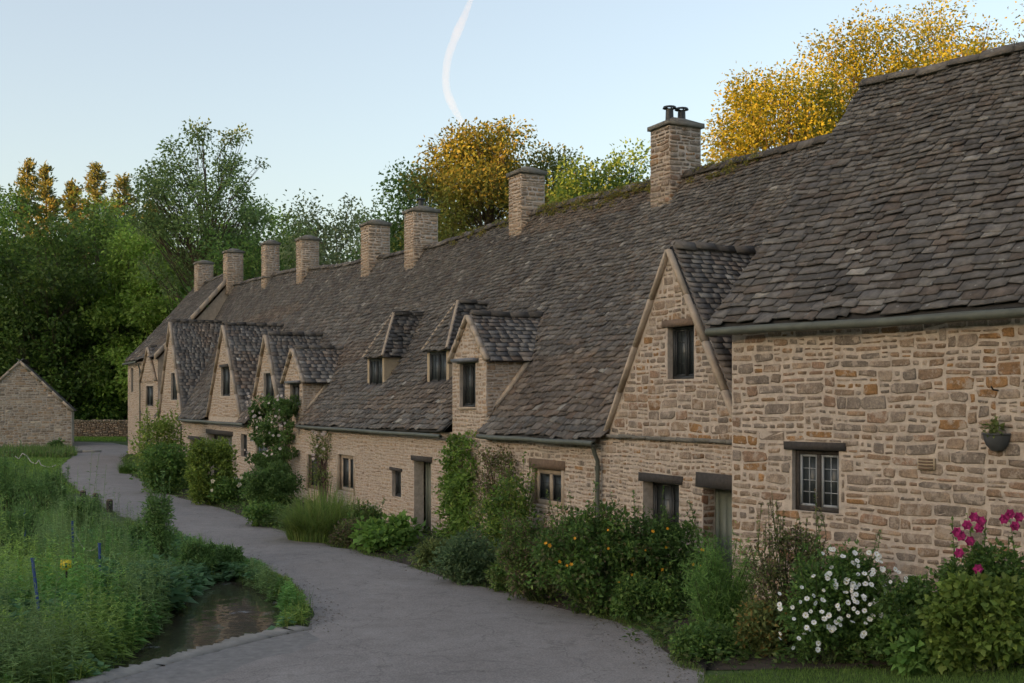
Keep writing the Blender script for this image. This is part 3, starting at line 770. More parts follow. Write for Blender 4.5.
def hip_dormer(par, t0, t1, s0, zs, zt, zap, sap):
    d = empty('dormer', tuple(M((t0+t1)/2, s0, zs)), par); tc = (t0+t1)/2
    op = (t0+.16, t1-.16, zs+.02, zt-.04)
    mpd = lambda t, s, z: M(t, np.asarray(s)+s0, z)
    mb = MB(); panel(mb, mpd, [zs-.25, zt], lambda z: (t0, t1), [op], .12)
    for t_ in (t0, t1):
        zz = np.linspace(zs-.25, zt, 6); ss = [max(s0+.01, main_s_at(t_, z)+.1) for z in zz]
        for i in range(5): mb.add(M(t_, [s0, ss[i], ss[i+1], s0], [zz[i], zz[i], zz[i+1], zz[i+1]]), [[0, 1, 2, 3]])
    mb.build('dormer_wall', M_RENDER, d)
    wl = window(par, mpd, op, 2, .06, bars=(4, 2))
    k = MB(); k.box(M, t0-.08, t1+.08, s0-.12, s0+.03, zs-.07, zs+.015, jit=.008); k.build('sill', M_WOOD, d)
    ov = .1; z0 = zt-.03; s1 = main_s_at(tc, z0)+.1; se = main_s_at(tc, zap)+.15
    # roof: two side planes and the hip
    pts = {'a': (t0-ov, s0-ov), 'b': (t1+ov, s0-ov)}
    for sg in (-1, 1):
        te = t0-ov if sg < 0 else t1+ov; L = math.hypot(te-tc, zap-z0)
        def surf(a, v, te=te, L=L): f = v/L; return M(te+(tc-te)*f, a, z0+(zap-z0)*f)
        def lo_hi(v, te=te, L=L):
            f = v/L; z = z0+(zap-z0)*f; return (s0-ov+(sap-s0+ov)*f, main_s_at(te+(tc-te)*f, z)+.1)
        rows = rows_for(L-.05, .15, .12); V = tiles_geom(surf, rows, lambda v: .14, lambda v: .24, lo_hi)
        pieces('roof_tile', d, V, QBOX, tile_cols(V), M_TILE, 40 if sg < 0 else 10, 9, 'small_roof_tiles')
        sh = MB(); sh.add(np.stack([M(te, s0-ov, z0), M(te, s1+.1, z0), M(tc, se, zap), M(tc, sap, zap)]), [[0, 1, 2, 3]]); sh.build('roof_deck', M_SHEET, d)
        k = MB(); k.tube([M(te, s0-ov, z0+.05), M(tc, sap, zap+.06)], .05, 6); k.build('hip_tile', M_COPING, d)
    L = math.hypot(sap-s0+ov, zap-z0)
    def surf(a, v): f = v/L; return M(a, s0-ov+(sap-s0+ov)*f, z0+(zap-z0)*f)
    V = tiles_geom(surf, rows_for(L-.05, .15, .12), lambda v: .14, lambda v: .24, lambda v: (tc-(tc-t0+ov)*(1-v/L), tc+(t1-tc+ov)*(1-v/L)))
    pieces('roof_tile', d, V, QBOX, tile_cols(V), M_TILE, 20, 9, 'small_roof_tiles')
    sh = MB(); sh.add(np.stack([M(t0-ov, s0-ov, z0), M(t1+ov, s0-ov, z0), M(tc, sap, zap)]), [[0, 1, 2]]); sh.build('roof_deck', M_SHEET, d)
    ridge_pieces(d, np.array([M(tc, sap, zap+.07), M(tc, se, zap+.08)]), .12, .06, .4, 8)
for h in HIPS: hip_dormer(Cc, *h, 6.15, 1.42)
door(Cc, M, opC['door'], .4, lintel=(.1, .12, .05))
window(Cc, M, opC['slit'], 1, .15, bars=(2, 1), lintel=(.1, .09, .05))
window(Cc, M, opC['w'], 2, .16, frame_mat=M_COPING, case_mat=M_IRON, fr=.12, bars=(3, 1), surround=True)
window(Cc, M, opC['w2'], 2, .16, frame_mat=M_WOODB, case_mat=M_IRON, fr=.1, bars=(3, 1), surround=True)
gutter(Cc, M, 11.45, 23.9, -.27, 2.60)
chimney(Cc, M, 15.4, HD-.05, .8, .8, 7.8, 10.05, PAL_FAR, nmax=90, pots=0)
chimney(Cc, M, 23.6, HD-.05, .9, .95, 7.6, 10.1, PAL_FAR, nmax=70, pots=1)

# ---- D: terrace with a row of gables
D = empty('terraced_cottage', tuple(M(37, 0, 0)))
tag(D, 'long stone terrace with four pointed gables of different sizes and a climbing rose', 'cottage')
opD = {'w': win_px(256, 268.5, 440, 476), 'w2': win_px(241, 247, 434, 457), 'd1': win_px(208, 232, 435, 495), 'd2': win_px(190, 203, 440, 494)}
for k in ('d1', 'd2'): opD[k] = (opD[k][0], opD[k][1], 0., opD[k][3])
wall_part(D, M, 24.2, 51.5, 0, 2.62, list(opD.values()), PAL_FAR, 100, ridge=9.2, smat=M_STONEW)
rf = roof_deck(D, 24.2, 51.5, main_sz, 2.7)
tile_main(rf, 24.2, 51.5, main_surf, SLANT, 100, skip_main, e=(.25, .115), w_=(.36, .2))
tt = np.linspace(24.2, 51.5, 50); ridge_pieces(rf, M(tt, HD, zr(tt)+.05), .17, .085, .6, 20)
wD = [win_px(290, 299.5, 384, 404), win_px(263.5, 274, 373, 404), win_px(221, 230, 367, 396), win_px(171, 177, 373, 400)]
wall_dormer(D, GABLES[2][0], 1.1, 2.5, 4.1, GABLES[2], wD[0], nst=10)
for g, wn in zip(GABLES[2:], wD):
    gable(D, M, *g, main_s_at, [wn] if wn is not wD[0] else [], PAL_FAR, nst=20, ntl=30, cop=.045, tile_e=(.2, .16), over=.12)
    window(D, M, wn, 2, .14, bars=(3, 1), lintel=(.16, .12, .05) if wn in (wD[2], wD[0]) else None, lin_mat=M_LEAD if wn is wD[0] else M_WOOD)
window(D, M, opD['w'], 2, .16, frame_mat=mat_plain('blue_grey_paint', (.11, .16, .17), .6, .1), bars=(3, 1), surround=True)
window(D, M, opD['w2'], 1, .16, bars=(3, 1)); door(D, M, opD['d1'], .4, lintel=(.2, .2, .05)); door(D, M, opD['d2'], .3, lintel=(.2, .18, .05))
gutter(D, M, x2t(250), x2t(183), -.27, 2.52, .07); downpipe(D, M, 44.5, -.12, .05, 2.5)
chimney(D, M, 28.3, HD-.05, .9, .9, 7.8, 10.25, PAL_FAR, nmax=40, pots=0)
chimney(D, M, 37.3, HD-.05, .85, .85, 8.2, 10.75, PAL_FAR, nmax=30, pots=0)
chimney(D, M, 43.7, HD-.05, .75, .75, 8.4, 11.3, PAL_FAR, nmax=20, pots=0, band=True)

# ---- E: tall far house
E = empty('tall_cottage', tuple(M(56.6, 0, 0)))
tag(E, 'tall two storey stone house closing the far end of the row', 'cottage')
gE = (54.1, 2.5, 4.55, 6.45); wE = win_px(146, 153.5, 386, 406); wE1 = win_px(131, 133.2, 368, 392); wE2 = win_px(145, 148.5, 425, 445)
GABLES_E = gE
wall_part(E, M, 51.55, 61.8, 0, 5.75, [wE, wE1, wE2], PAL_FAR, 60, ridge=10.7)
rf = roof_deck(E, 51.4, 62.0, e_sz, 5.7)
SE = math.hypot(HD+OVH, 4.9)
def e_surf(t, v): s, z = e_sz(t, v/SE); return M(t, s, z)
def e_skip(t, v):
    s, z = e_sz(t, v/SE); return (np.abs(t-gE[0]) < gE[1]*(gE[3]+.1-z)/(gE[3]-gE[2])) & (z < gE[3])
tile_main(rf, 51.4, 62.0, e_surf, SE, 40, e_skip, e=(.25, .13), w_=(.36, .22))
ridge_pieces(rf, M(np.array([51.4, 62.0]), HD, np.array([10.8, 10.8])), .17, .085, .6, 10)
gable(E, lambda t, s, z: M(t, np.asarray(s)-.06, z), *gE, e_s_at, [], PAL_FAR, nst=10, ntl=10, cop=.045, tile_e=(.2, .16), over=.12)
for wn in (wE, wE1, wE2): window(E, M, wn, 2, .14, bars=(3, 1), surround=wn is wE)
# raised verge coping at its near end
for i in range(9):
    f0, f1 = i/9, (i+1)/9-.005; (s0, z0), (s1, z1) = e_sz(51.4, f0), e_sz(51.4, f1)
    b = MB(); b.add(np.concatenate([M([51.25, 51.6, 51.6, 51.25], s0, [z0-.15, z0-.15, z0+.16, z0+.16]), M([51.25, 51.6, 51.6, 51.25], s1, [z1-.15, z1-.15, z1+.16, z1+.16])]), QBOX)
    b.build('verge_coping', M_COPING, E)
b = MB()
for f0, f1 in zip(np.linspace(0, .97, 9)[:-1], np.linspace(0, .97, 9)[1:]):
    (s0, z0), (s1, z1) = e_sz(51.4, f0), e_sz(51.4, f1); b.add(M(51.42, [s0+.2, s1+.2, s1+.2, s0+.2], [z0-1.6, z1-1.6, z1-.1, z0-.1]), [[0, 1, 2, 3]])
b.build('end_wall', M_COPING, E)
downpipe(E, M, x2t(142), -.12, .05, 5.6); gutter(E, M, 57.0, 61.9, -.27, 5.72, .07)
chimney(E, M, 51.6, HD-.05, .9, .95, 9.4, 11.75, PAL_FAR, nmax=20)
chimney(E, M, 59.3, HD-.05, .95, 1.0, 9.4, 11.9, PAL_FAR, nmax=20)

# ---- A: near cottage, turned a little towards the camera
PA = np.array([(732-512)/FPX*18.8, 18.8]); MA = frame(PA, -math.atan2(.799, .602))
HA, LA = 3.02, 8.6
A = empty('near_cottage', tuple(MA(LA/2, 0, 0)))
tag(A, 'large stone cottage with coursed rubble wall, lone lower window and long grey roof', 'cottage')
def a_win(x0, x1, y0, y1):
    def k(x): q = (x-512)/FPX; d = np.array([.602, -.799]); return (q*PA[1]-PA[0])/(d[0]-q*d[1])
    t0, t1 = k(x0), k(x1); Z = PA[1]-.799*(t0+t1)/2; return (t0, t1, CAMZ+(HORY-y1)/FPX*Z, CAMZ+(HORY-y0)/FPX*Z)
opA = a_win(792, 839, 450, 512); opV = a_win(919, 936, 458, 470)
wall_part(A, MA, 0, LA, 0, 4.62, [opA], PAL_NEAR, 300, depth=2*HA, ridge=7.4, hmm=(.09, .195))
def a_sz(t, f):
    f = np.asarray(f, float); t = np.asarray(t, float); s = -.22+(HA+.22)*f
    zed = 4.66+.03*(vnoise(t*.6, t*0, 21)-.5); zrd = 8.86-.10*sstep(0, 6, t)+.07*(vnoise(t*.7, t*0+3, 22)-.5)
    z = zed+(zrd-zed)*(f-.10*f*(1-f))+.06*(vnoise(t*.8, f*4, 23)-.5)*np.sin(np.pi*np.clip(f, 0, 1)); return s, z
SA = math.hypot(HA+.22, 4.25)
def a_surf(t, v): s, z = a_sz(t, v/SA); return MA(t, s, z)
n = 14; tt = np.linspace(-.28, LA+.2, n); ff = np.linspace(0, 1, 9); T, Fq = np.meshgrid(tt, ff, indexing='ij'); T = T+.52*Fq*sstep(3, -.28, T); s, z = a_sz(T, Fq)
V = MA(T, s, z-.02).reshape(-1, 3); k = len(V)
rfA = mesh('roof', np.concatenate([V, MA(T[:, -1], HA, a_sz(T[:, -1], 1)[1]-.02), MA(tt, 2*HA+.2, np.full(n, 4.6))]), np.concatenate([grid_faces(n, 9), np.array([[k+i, k+i+1, k+n+i+1, k+n+i] for i in range(n-1)])]), M_SHEET, A)
rows = rows_for(SA-.05, .175, .09)
V = tiles_geom(a_surf, rows, lambda v: .175*(1-v/SA)+.09*v/SA, lambda v: .31*(1-v/SA)+.17*v/SA, lambda v: (-.30+.5*v/SA, LA+.2), thick=(.018, .034))
pieces('roof_tile', rfA, V, QBOX, tile_cols(V, .02), M_TILE, 300, 9, 'small_roof_tiles')
tt = np.linspace(.22, LA, 30); ridge_pieces(rfA, MA(tt, HA, a_sz(tt, 1)[1]+.035), .17, .075, .55, 40)
window(A, MA, opA, 2, .13, frame_mat=M_WOOD, case_mat=M_WHITE, bars=(3, 2), lintel=(.12, .11, .05), fr=.07)
gutter(A, MA, -.25, LA, -.29, 4.56, .065)
b = MB()
b.box(MA, opV[0], opV[1], -.032, .0, opV[2], opV[3]); vt = b.build('air_vent', M_RENDER, A)
for i in range(4):
    q = MB(); zz = opV[2]+(opV[3]-opV[2])*(i+.5)/4; q.box(MA, opV[0]+.02, opV[1]-.02, -.04, -.033, zz-.012, zz+.012); q.build('vent_slot', M_WOODB, vt)

# ------------------------------------------------------------------ barn, dry-stone wall
MBn = frame(np.array([-36.5, 89.0]), rad(19))
bn = empty('stone_barn', (-36.5, 89, 0)); tag(bn, 'small stone barn showing its blank gable end beside the lane', 'barn')
lohb = lambda z: (-3.62, 3.62) if z <= 2.75 else (-3.62*(6.3-z)/3.55, 3.62*(6.3-z)/3.55)
mb = MB(); panel(mb, MBn, [0, 2.75, 6.28], lohb, [])
for t_ in (-3.62, 3.62): mb.add(MBn(t_, [0, 9, 9, 0], [0, 0, 2.75, 2.75]), [[0, 1, 2, 3]])
mb.add(MBn([-3.62, 3.62, 3.62, 0, -3.62], 9, [0, 0, 2.75, 6.28, 2.75]), [[0, 1, 2, 4]])
wl = mb.build('wall', M_MORTAR, bn)
rc = lay_stones(0, 6.1, lohb, [], .12, .26, .2, .6); V = stone_geom(rc, MBn)
PAL_BARN = np.array([(.36, .26, .18), (.30, .235, .18), (.40, .31, .23), (.26, .215, .18), (.44, .37, .30), (.33, .23, .15)])
pieces('stone', wl, V, OCT_F, stone_cols(rc, PAL_BARN, MBn)*R.uniform(.65, 1.2, (len(rc), 1)), M_STONE, 300, 6.2, 'small_stones')
rb = MB()
for sg in (-1, 1): rb.add(MBn([sg*3.8, sg*3.8, 0, 0], [0, 9, 9, 0], [2.62, 2.62, 6.36, 6.36]), [[0, 1, 2, 3]])
rb = rb.build('roof', M_SHEET, bn)
for sg in (-1, 1):
    Lb = math.hypot(3.8, 3.74)
    def sf(a, v): return MBn(sg*3.8*(1-v/Lb), a, 2.62+3.74*v/Lb)
    V = tiles_geom(sf, rows_for(Lb-.05, .28, .16), lambda v: .24, lambda v: .36, lambda v: (.05, 9), jit=.6)
    pieces('roof_tile', rb, V, QBOX, tile_cols(V), M_TILE, 0, 9, 'small_roof_tiles')
    for i in range(5):
        f0, f1 = i/5, (i+1)/5-.004; P = []
        for f in (f0, f1):
            tt_, zz = sg*3.7*(1-f), 2.68+3.68*f
            for o_, s_ in ((-.1, -.14), (.08, -.14), (.08, .25), (-.1, .25)): P.append(MBn(tt_+sg*o_*.7, s_, zz+o_*.7))
        mesh('coping', np.array(P), QBOX, M_COPING, bn)
DW = frame(np.array([-52.0, 110.0]), 0.0)
dw = empty('dry_stone_wall', (-36, 110, 0)); tag(dw, 'low dry stone boundary wall at the bend behind a grass verge', 'wall')
b = MB(); b.box(DW, 0, 34, .03, .5, 0, 1.5); b.build('wall_core', M_SOIL, dw)
rc = lay_stones(0, 1.5, lambda z: (0, 34), [], .1, .18, .2, .55); V = stone_geom(rc, DW, .014, (.0, .05))
pieces('stone', dw, V, OCT_F, stone_cols(rc, PAL_BARN*.85, DW), M_STONE, 0, 9, 'small_stones')
x = 0.
while x < 34:
    w_ = R.uniform(.18, .4); b = MB(); b.box(DW, x, x+w_-.02, -.03, .52, 1.5, 1.62+R.uniform(0, .1), np.array([.28, .23, .16])*R.uniform(.7, 1.2), .02); b.build('cope_stone', M_STONE, dw); x += w_
lb = empty('stone_edging', (-31, 79, 0)); tag(lb, 'pale low stone edging across the lawn before the barn', 'edging')
x = -40.0
while x < -27.6:
    w_ = R.uniform(.7, 1.2); b = MB(); b.box(lambda a, s, z: np.stack(np.broadcast_arrays(a, s, z), -1), x, x+w_-.03, 78.8, 79.2, 0, .2, None, .02); b.build('edging_stone', M_CONC, lb); x += w_
# kerb slabs along the stream
kb = empty('stream_kerb', tuple(G(190, 658))); tag(kb, 'rough pale stone kerb along the edge of the stream', 'kerb')
KL = resample(np.array([px_flat(x, y) for x, y in [(20, 703), (100, 682), (200, 655), (262, 638), (300, 630)]]), 90)
i = 0
while i < 88:
    L_ = int(R.integers(14, 30)); j = min(89, i+L_); seg = KL[i:j+1].copy(); seg[-1] += (seg[-1]-seg[-2])*.15; n_ = len(seg)
    t = seg[-1]-seg[0]; t /= np.linalg.norm(t); sd = np.array([-t[1], t[0], 0]); V = []
    for q in seg:
        for a, zz in ((-.2, -.35), (-.21, .055), (-.03, .075), (.18, .055), (.17, -.5)): V.append(q+sd*(a+R.uniform(-.045, .045))+np.array([0, 0, zz+R.uniform(-.02, .02)]))
    F = [[k*5+c, (k+1)*5+c, (k+1)*5+(c+1) % 5, k*5+(c+1) % 5] for k in range(n_-1) for c in range(5)]
    mesh('kerb_stone', V, np.array(F), M_CONC, kb); i = j

# ------------------------------------------------------------------ foliage
def unit(v): return v/(np.linalg.norm(v, axis=-1, keepdims=True)+1e-9)
def leaf_quads(P, D, Nn, L, W, bend=.18):
    """one folded quad per leaf"""
    D = unit(D); S = unit(np.cross(D, Nn)); Nn = np.cross(S, D)
    L = np.asarray(L)[:, None]; W = np.asarray(W)[:, None]
    V = np.stack([P, P+D*L*.42+S*W*.5+Nn*W*bend, P+D*L-Nn*L*.12, P+D*L*.42-S*W*.5+Nn*W*bend], 1)
    return V
def leaf_mesh(name, V, C, parent, mat=None, kind=None):
    n = len(V); o = mesh(name, V.reshape(-1, 3), np.arange(n*4).reshape(-1, 4), mat or M_LEAF, parent, np.repeat(C, 4, 0))
    if kind: o['kind'] = kind
    return o
def pal_cols(n, pal, var=.22, br=None):
    pal = np.asarray(pal); C = pal[R.integers(0, len(pal), n)]*R.uniform(1-var, 1+var, (n, 1))
    if br is not None: C = C*br[:, None]
    return C*LG
LG = 2.3
GREEN = [(.055, .10, .022), (.065, .115, .025), (.045, .085, .022), (.08, .12, .028)]
DARKG = [(.045, .08, .022), (.052, .09, .024), (.06, .10, .028)]
YELG = [(.11, .15, .03), (.095, .14, .028), (.13, .155, .035)]
OLIVE = [(.075, .095, .03), (.065, .085, .028), (.09, .105, .035)]
GOLD = [(.125, .135, .015), (.14, .135, .015), (.11, .125, .014), (.15, .135, .018)]
def branch_tubes(mb, pts, r0, r1, n=5):
    P = np.asarray(pts); mb.tube(P, np.linspace(r0, r1, len(P)), n, None, False)
def tree(name, label, px, Y, top, wpx, pal, leaf=.32, nleaf=9000, nclump=60, crel=.16, group=None, trunk=.32, low=.28, shape=1.0, z0=None, cat='tree', stems=1, depth=1.0, flat=False):
    X = (px-512)/FPX*Y; zb = float(zg(X, Y, False)) if z0 is None else z0
    H = CAMZ+(HORY-top)/FPX*Y-zb; rx = wpx/FPX*Y/2; ry = rx*depth
    o = empty(name, (X, Y, zb)); tag(o, label, cat, group)
    # clump centres inside an egg-shaped crown, pushed to its outside
    u = unit(R.normal(size=(nclump, 3))); rr = R.uniform(.35, 1.0 if 'golden' in name else 1.12, nclump)**.6
    hz = H*(1-low)/2
    cz = H*low+hz
    f = u*rr[:, None]
    tp = 1-.35*shape*np.clip(f[:, 2], -1, 1)          # narrower at the top
    Cc_ = np.stack([X+f[:, 0]*rx*tp*.9, Y+f[:, 1]*ry*tp*.9, zb+cz+f[:, 2]*hz*.93], 1)
    crad = crel*(rx+hz)*R.uniform(.45, 1.4, nclump)
    mb = MB()
    for s_ in range(stems):
        a = s_*2.4; bx = np.array([X+.3*s_*math.cos(a), Y+.3*s_*math.sin(a), zb-.2])
        lean = np.array([rx*.25*math.cos(a)*(stems > 1), rx*.25*math.sin(a)*(stems > 1), 0])
        tz = np.linspace(0, 1, 8)[:, None]
        TP = bx+tz*np.array([0, 0, H*.86])+lean*tz+R.normal(0, .03*rx, (8, 3))*tz
        branch_tubes(mb, TP, trunk, trunk*.12, 8)
        for i in range(s_, nclump, stems):
            c = Cc_[i]; h = np.clip((c[2]-zb)/(H*.86)-R.uniform(.15, .3), .12, .92); k = h*7; k0 = int(k); st = TP[k0]+(TP[min(7, k0+1)]-TP[k0])*(k-k0)
            mid = st*.5+c*.5+np.array([0, 0, -.12*np.linalg.norm(c-st)*R.random()])+R.normal(0, .06*rx, 3)
            branch_tubes(mb, [st, st*.6+mid*.4+R.normal(0, .03*rx, 3), mid, c], trunk*.30*(1-h*.6), trunk*.05, 5)
            for _ in range(2):
                e = c+np.clip(R.normal(0, 1, 3), -1.1, 1.1)*crad[i]*.5; branch_tubes(mb, [mid, (mid+e)/2+R.normal(0, .1, 3), e], trunk*.09, trunk*.03, 4)
    mb.build('trunk', M_BARK, o, smooth=True)
    wgt = crad**2; idx = R.choice(nclump, nleaf, p=wgt/wgt.sum())
    off = unit(R.normal(size=(nleaf, 3)))*(R.random((nleaf, 1))**.45)*crad[idx][:, None]*np.array([1, 1, .78])
    off *= (.75+.5*R.random((nleaf, 1)))
    P = Cc_[idx]+off
    Dv = unit(off)+R.normal(0, .7, (nleaf, 3))+np.array([0, 0, -.15]); Nn = unit(R.normal(size=(nleaf, 3))+np.array([0, 0, .8])+.6*unit(off))
    L = leaf*R.uniform(.6, 1.3, nleaf)
    br = R.uniform(.72, 1.25, nclump)[idx]
    leaf_mesh('crown', leaf_quads(P, Dv, Nn, L, L*.62), pal_cols(nleaf, pal, .25, br), o)
    return o
tr = [  # name, label, px, Y, top, width, palette, opts
 ('golden_tree', 'golden sunlit multi stemmed tree rising behind the near cottage roof, beside the tall chimney', 778, 47, 30, 168, GOLD, dict(leaf=.145, nleaf=74000, nclump=190, crel=.085, stems=3, trunk=.2, low=.1, shape=.2)),
 ('golden_tree', 'tallest golden sunlit tree behind the ridge of the near cottage', 862, 50, 2, 190, GOLD, dict(leaf=.145, nleaf=78000, nclump=220, crel=.085, stems=3, trunk=.22, low=.1, shape=-.05)),
 ('golden_tree', 'golden sunlit tree over the highest stretch of the near roof ridge', 945, 49, -6, 190, GOLD, dict(leaf=.145, nleaf=62000, nclump=220, crel=.08, stems=3, trunk=.22, low=.1, shape=-.05)),
 ('golden_tree', 'golden sunlit tree beyond the far right end of the near roof ridge', 1030, 50, -8, 190, GOLD, dict(leaf=.145, nleaf=46000, nclump=200, crel=.08, stems=3, trunk=.22, low=.1, shape=-.05)),
 ('orange_topped_tree', 'broad tree with sunset orange crown and dark green skirt behind the chimneys', 488, 64, 114, 190, [(.095, .10, .02), (.08, .098, .02), (.11, .098, .02)], dict(leaf=.2, nleaf=60000, nclump=170, crel=.095, low=.15, shape=.45)),
 ('orange_topped_tree', 'smaller orange crowned tree beside the broad sunset lit one', 548, 68, 146, 90, [(.09, .095, .022), (.07, .09, .022)], dict(leaf=.2, nleaf=24000, nclump=70, crel=.13, low=.2, shape=.4)),
 ('green_tree', 'small round green tree just left of the tall twin pot chimney', 628, 60, 146, 90, GREEN, dict(leaf=.2, nleaf=24000, nclump=70, crel=.14, low=.2, shape=.1)),
 ('green_tree', 'small bushy green tree over the mossy roof ridge between two chimneys', 588, 58, 154, 100, GREEN, dict(leaf=.2, nleaf=24000, nclump=70, crel=.14, low=.2, shape=.1)),
 ('pale_tree', 'sparse grey green tree fading behind the middle chimneys', 338, 92, 186, 124, [(.085, .11, .05), (.075, .10, .045), (.095, .115, .055)], dict(leaf=.28, nleaf=20000, nclump=120, crel=.115, low=.15, shape=.3, trunk=.22)),
 ('dark_tree', 'dark green tree behind the pair of middle chimneys', 428, 74, 160, 130, DARKG, dict(leaf=.24, nleaf=24000, nclump=100, crel=.13, low=.15, shape=.4)),
 ('dark_tree', 'low dark tree filling the gap between the far chimneys and the pale tree', 295, 100, 214, 130, GREEN, dict(leaf=.3, nleaf=15000, nclump=60, crel=.13, low=.15, shape=.4)),
 ('dark_tree', 'mid green tree right behind the four far chimneys', 240, 96, 232, 120, GREEN, dict(leaf=.3, nleaf=12000, nclump=70, crel=.13, low=.1, shape=.4)),
 ('alder_tree', 'tall open crowned tree standing clear above the far wood', 208, 104, 120, 150, [(.08, .12, .04), (.09, .125, .042), (.07, .105, .036)], dict(leaf=.3, nleaf=19000, nclump=150, crel=.075, low=.36, shape=-.25, trunk=.4)),
]
for nm, lb_, px, Y, top, wp_, pal, kw in tr: tree(nm, lb_, px, Y, top, wp_, pal, **kw)
wood = [(-70, 112, 200, 170, 0), (-15, 118, 188, 150, 1), (45, 113, 215, 140, 2), (95, 120, 198, 150, 0), (150, 116, 215, 120, 3), (185, 122, 235, 110, 1), (15, 138, 182, 160, 2), (75, 142, 185, 150, 0), (125, 138, 200, 140, 1), (175, 112, 268, 110, 3), (118, 116, 262, 100, 3), (218, 118, 225, 100, 1), (262, 122, 212, 100, 3), (300, 125, 225, 90, 1), (60, 115, 285, 100, 2), (-40, 145, 185, 170, 1)]
WP = [DARKG+GREEN, GREEN+YELG[:1], DARKG+GREEN, YELG]
for px, Y, top, wp_, k in wood:
    tree('woodland_tree', ['dark green leafy tree massed in the wood beyond the barn', 'mid green leafy tree massed in the wood beyond the barn', 'dark green leafy tree massed in the wood beyond the barn', 'brighter yellow green tree at the front of the wood beyond the barn'][k], px, Y, top, wp_, [tuple(np.array(c)*(np.array([1.2, 1.12, .95])*[.85, 1.1, .7, 1.2][k])*R.uniform(.85, 1.15)) for c in (WP[k] if k != 3 else [(.07, .12, .025), (.085, .13, .03)])], leaf=.40, nleaf=14000, nclump=75, crel=.105, low=.04, shape=.5, group='trees of the wood beyond the barn')
for px, Y, top, wp_ in [(20, 114, 345, 110), (85, 115, 372, 70), (118, 116, 362, 60), (150, 118, 345, 80), (55, 116, 350, 80), (-30, 114, 350, 90)]:
    tree('woodland_shrub', 'green shrub at the foot of the wood behind the boundary wall', px, Y, top, wp_, GREEN, leaf=.36, nleaf=6000, nclump=50, crel=.17, low=.0, shape=.3, trunk=.12, group='shrubs at the foot of the wood', cat='shrub')
def conifer(px, Y, top, wpx, label):
    X = (px-512)/FPX*Y; zb = float(zg(X, Y, False)); H = CAMZ+(HORY-top)/FPX*Y-zb; r = wpx/FPX*Y/2
    o = empty('conifer_tree', (X, Y, zb)); tag(o, label, 'tree', 'conifers above the wood')
    mb = MB(); branch_tubes(mb, [(X, Y, zb), (X, Y, zb+H*.5), (X+.1, Y, zb+H)], .4, .04, 7)
    Vs = []; Cs = []
    nb = 90
    for i in range(nb):
        f = (i+R.random())/nb; z = zb+H*(.2+.8*f); a = R.uniform(0, 6.28); ln = (r*(1-f)**.75*R.uniform(.4, 1.3)+.3)*(.7+.6*vnoise(np.array(f*9.), np.array(a+px), 7))
        d = np.array([math.cos(a), math.sin(a), .25]); e = np.array([X, Y, z])+d*ln
        branch_tubes(mb, [(X, Y, z), e], .06, .015, 4)
        n_ = int(30+50*(1-f)); t = R.random(n_)**.7; P = np.array([X, Y, z])+d*ln*t[:, None]+R.normal(0, .28, (n_, 3))
        Vs.append(leaf_quads(P, d+R.normal(0, .6, (n_, 3))+np.array([0, 0, .3]), R.normal(size=(n_, 3)), R.uniform(.4, .8, n_), R.uniform(.2, .32, n_))); Cs.append(pal_cols(n_, [(.09, .10, .03), (.10, .095, .028), (.07, .085, .028)]))
    mb.build('trunk', M_BARK, o); leaf_mesh('crown', np.concatenate(Vs), np.concatenate(Cs), o)
for px, Y, top, wp_ in [(27, 172, 162, 50), (46, 178, 168, 44), (74, 174, 184, 46), (97, 172, 166, 60), (124, 176, 178, 64), (152, 172, 204, 50)]:
    conifer(px, Y, top, wp_, 'pointed conifer with sunset lit tip above the wood')

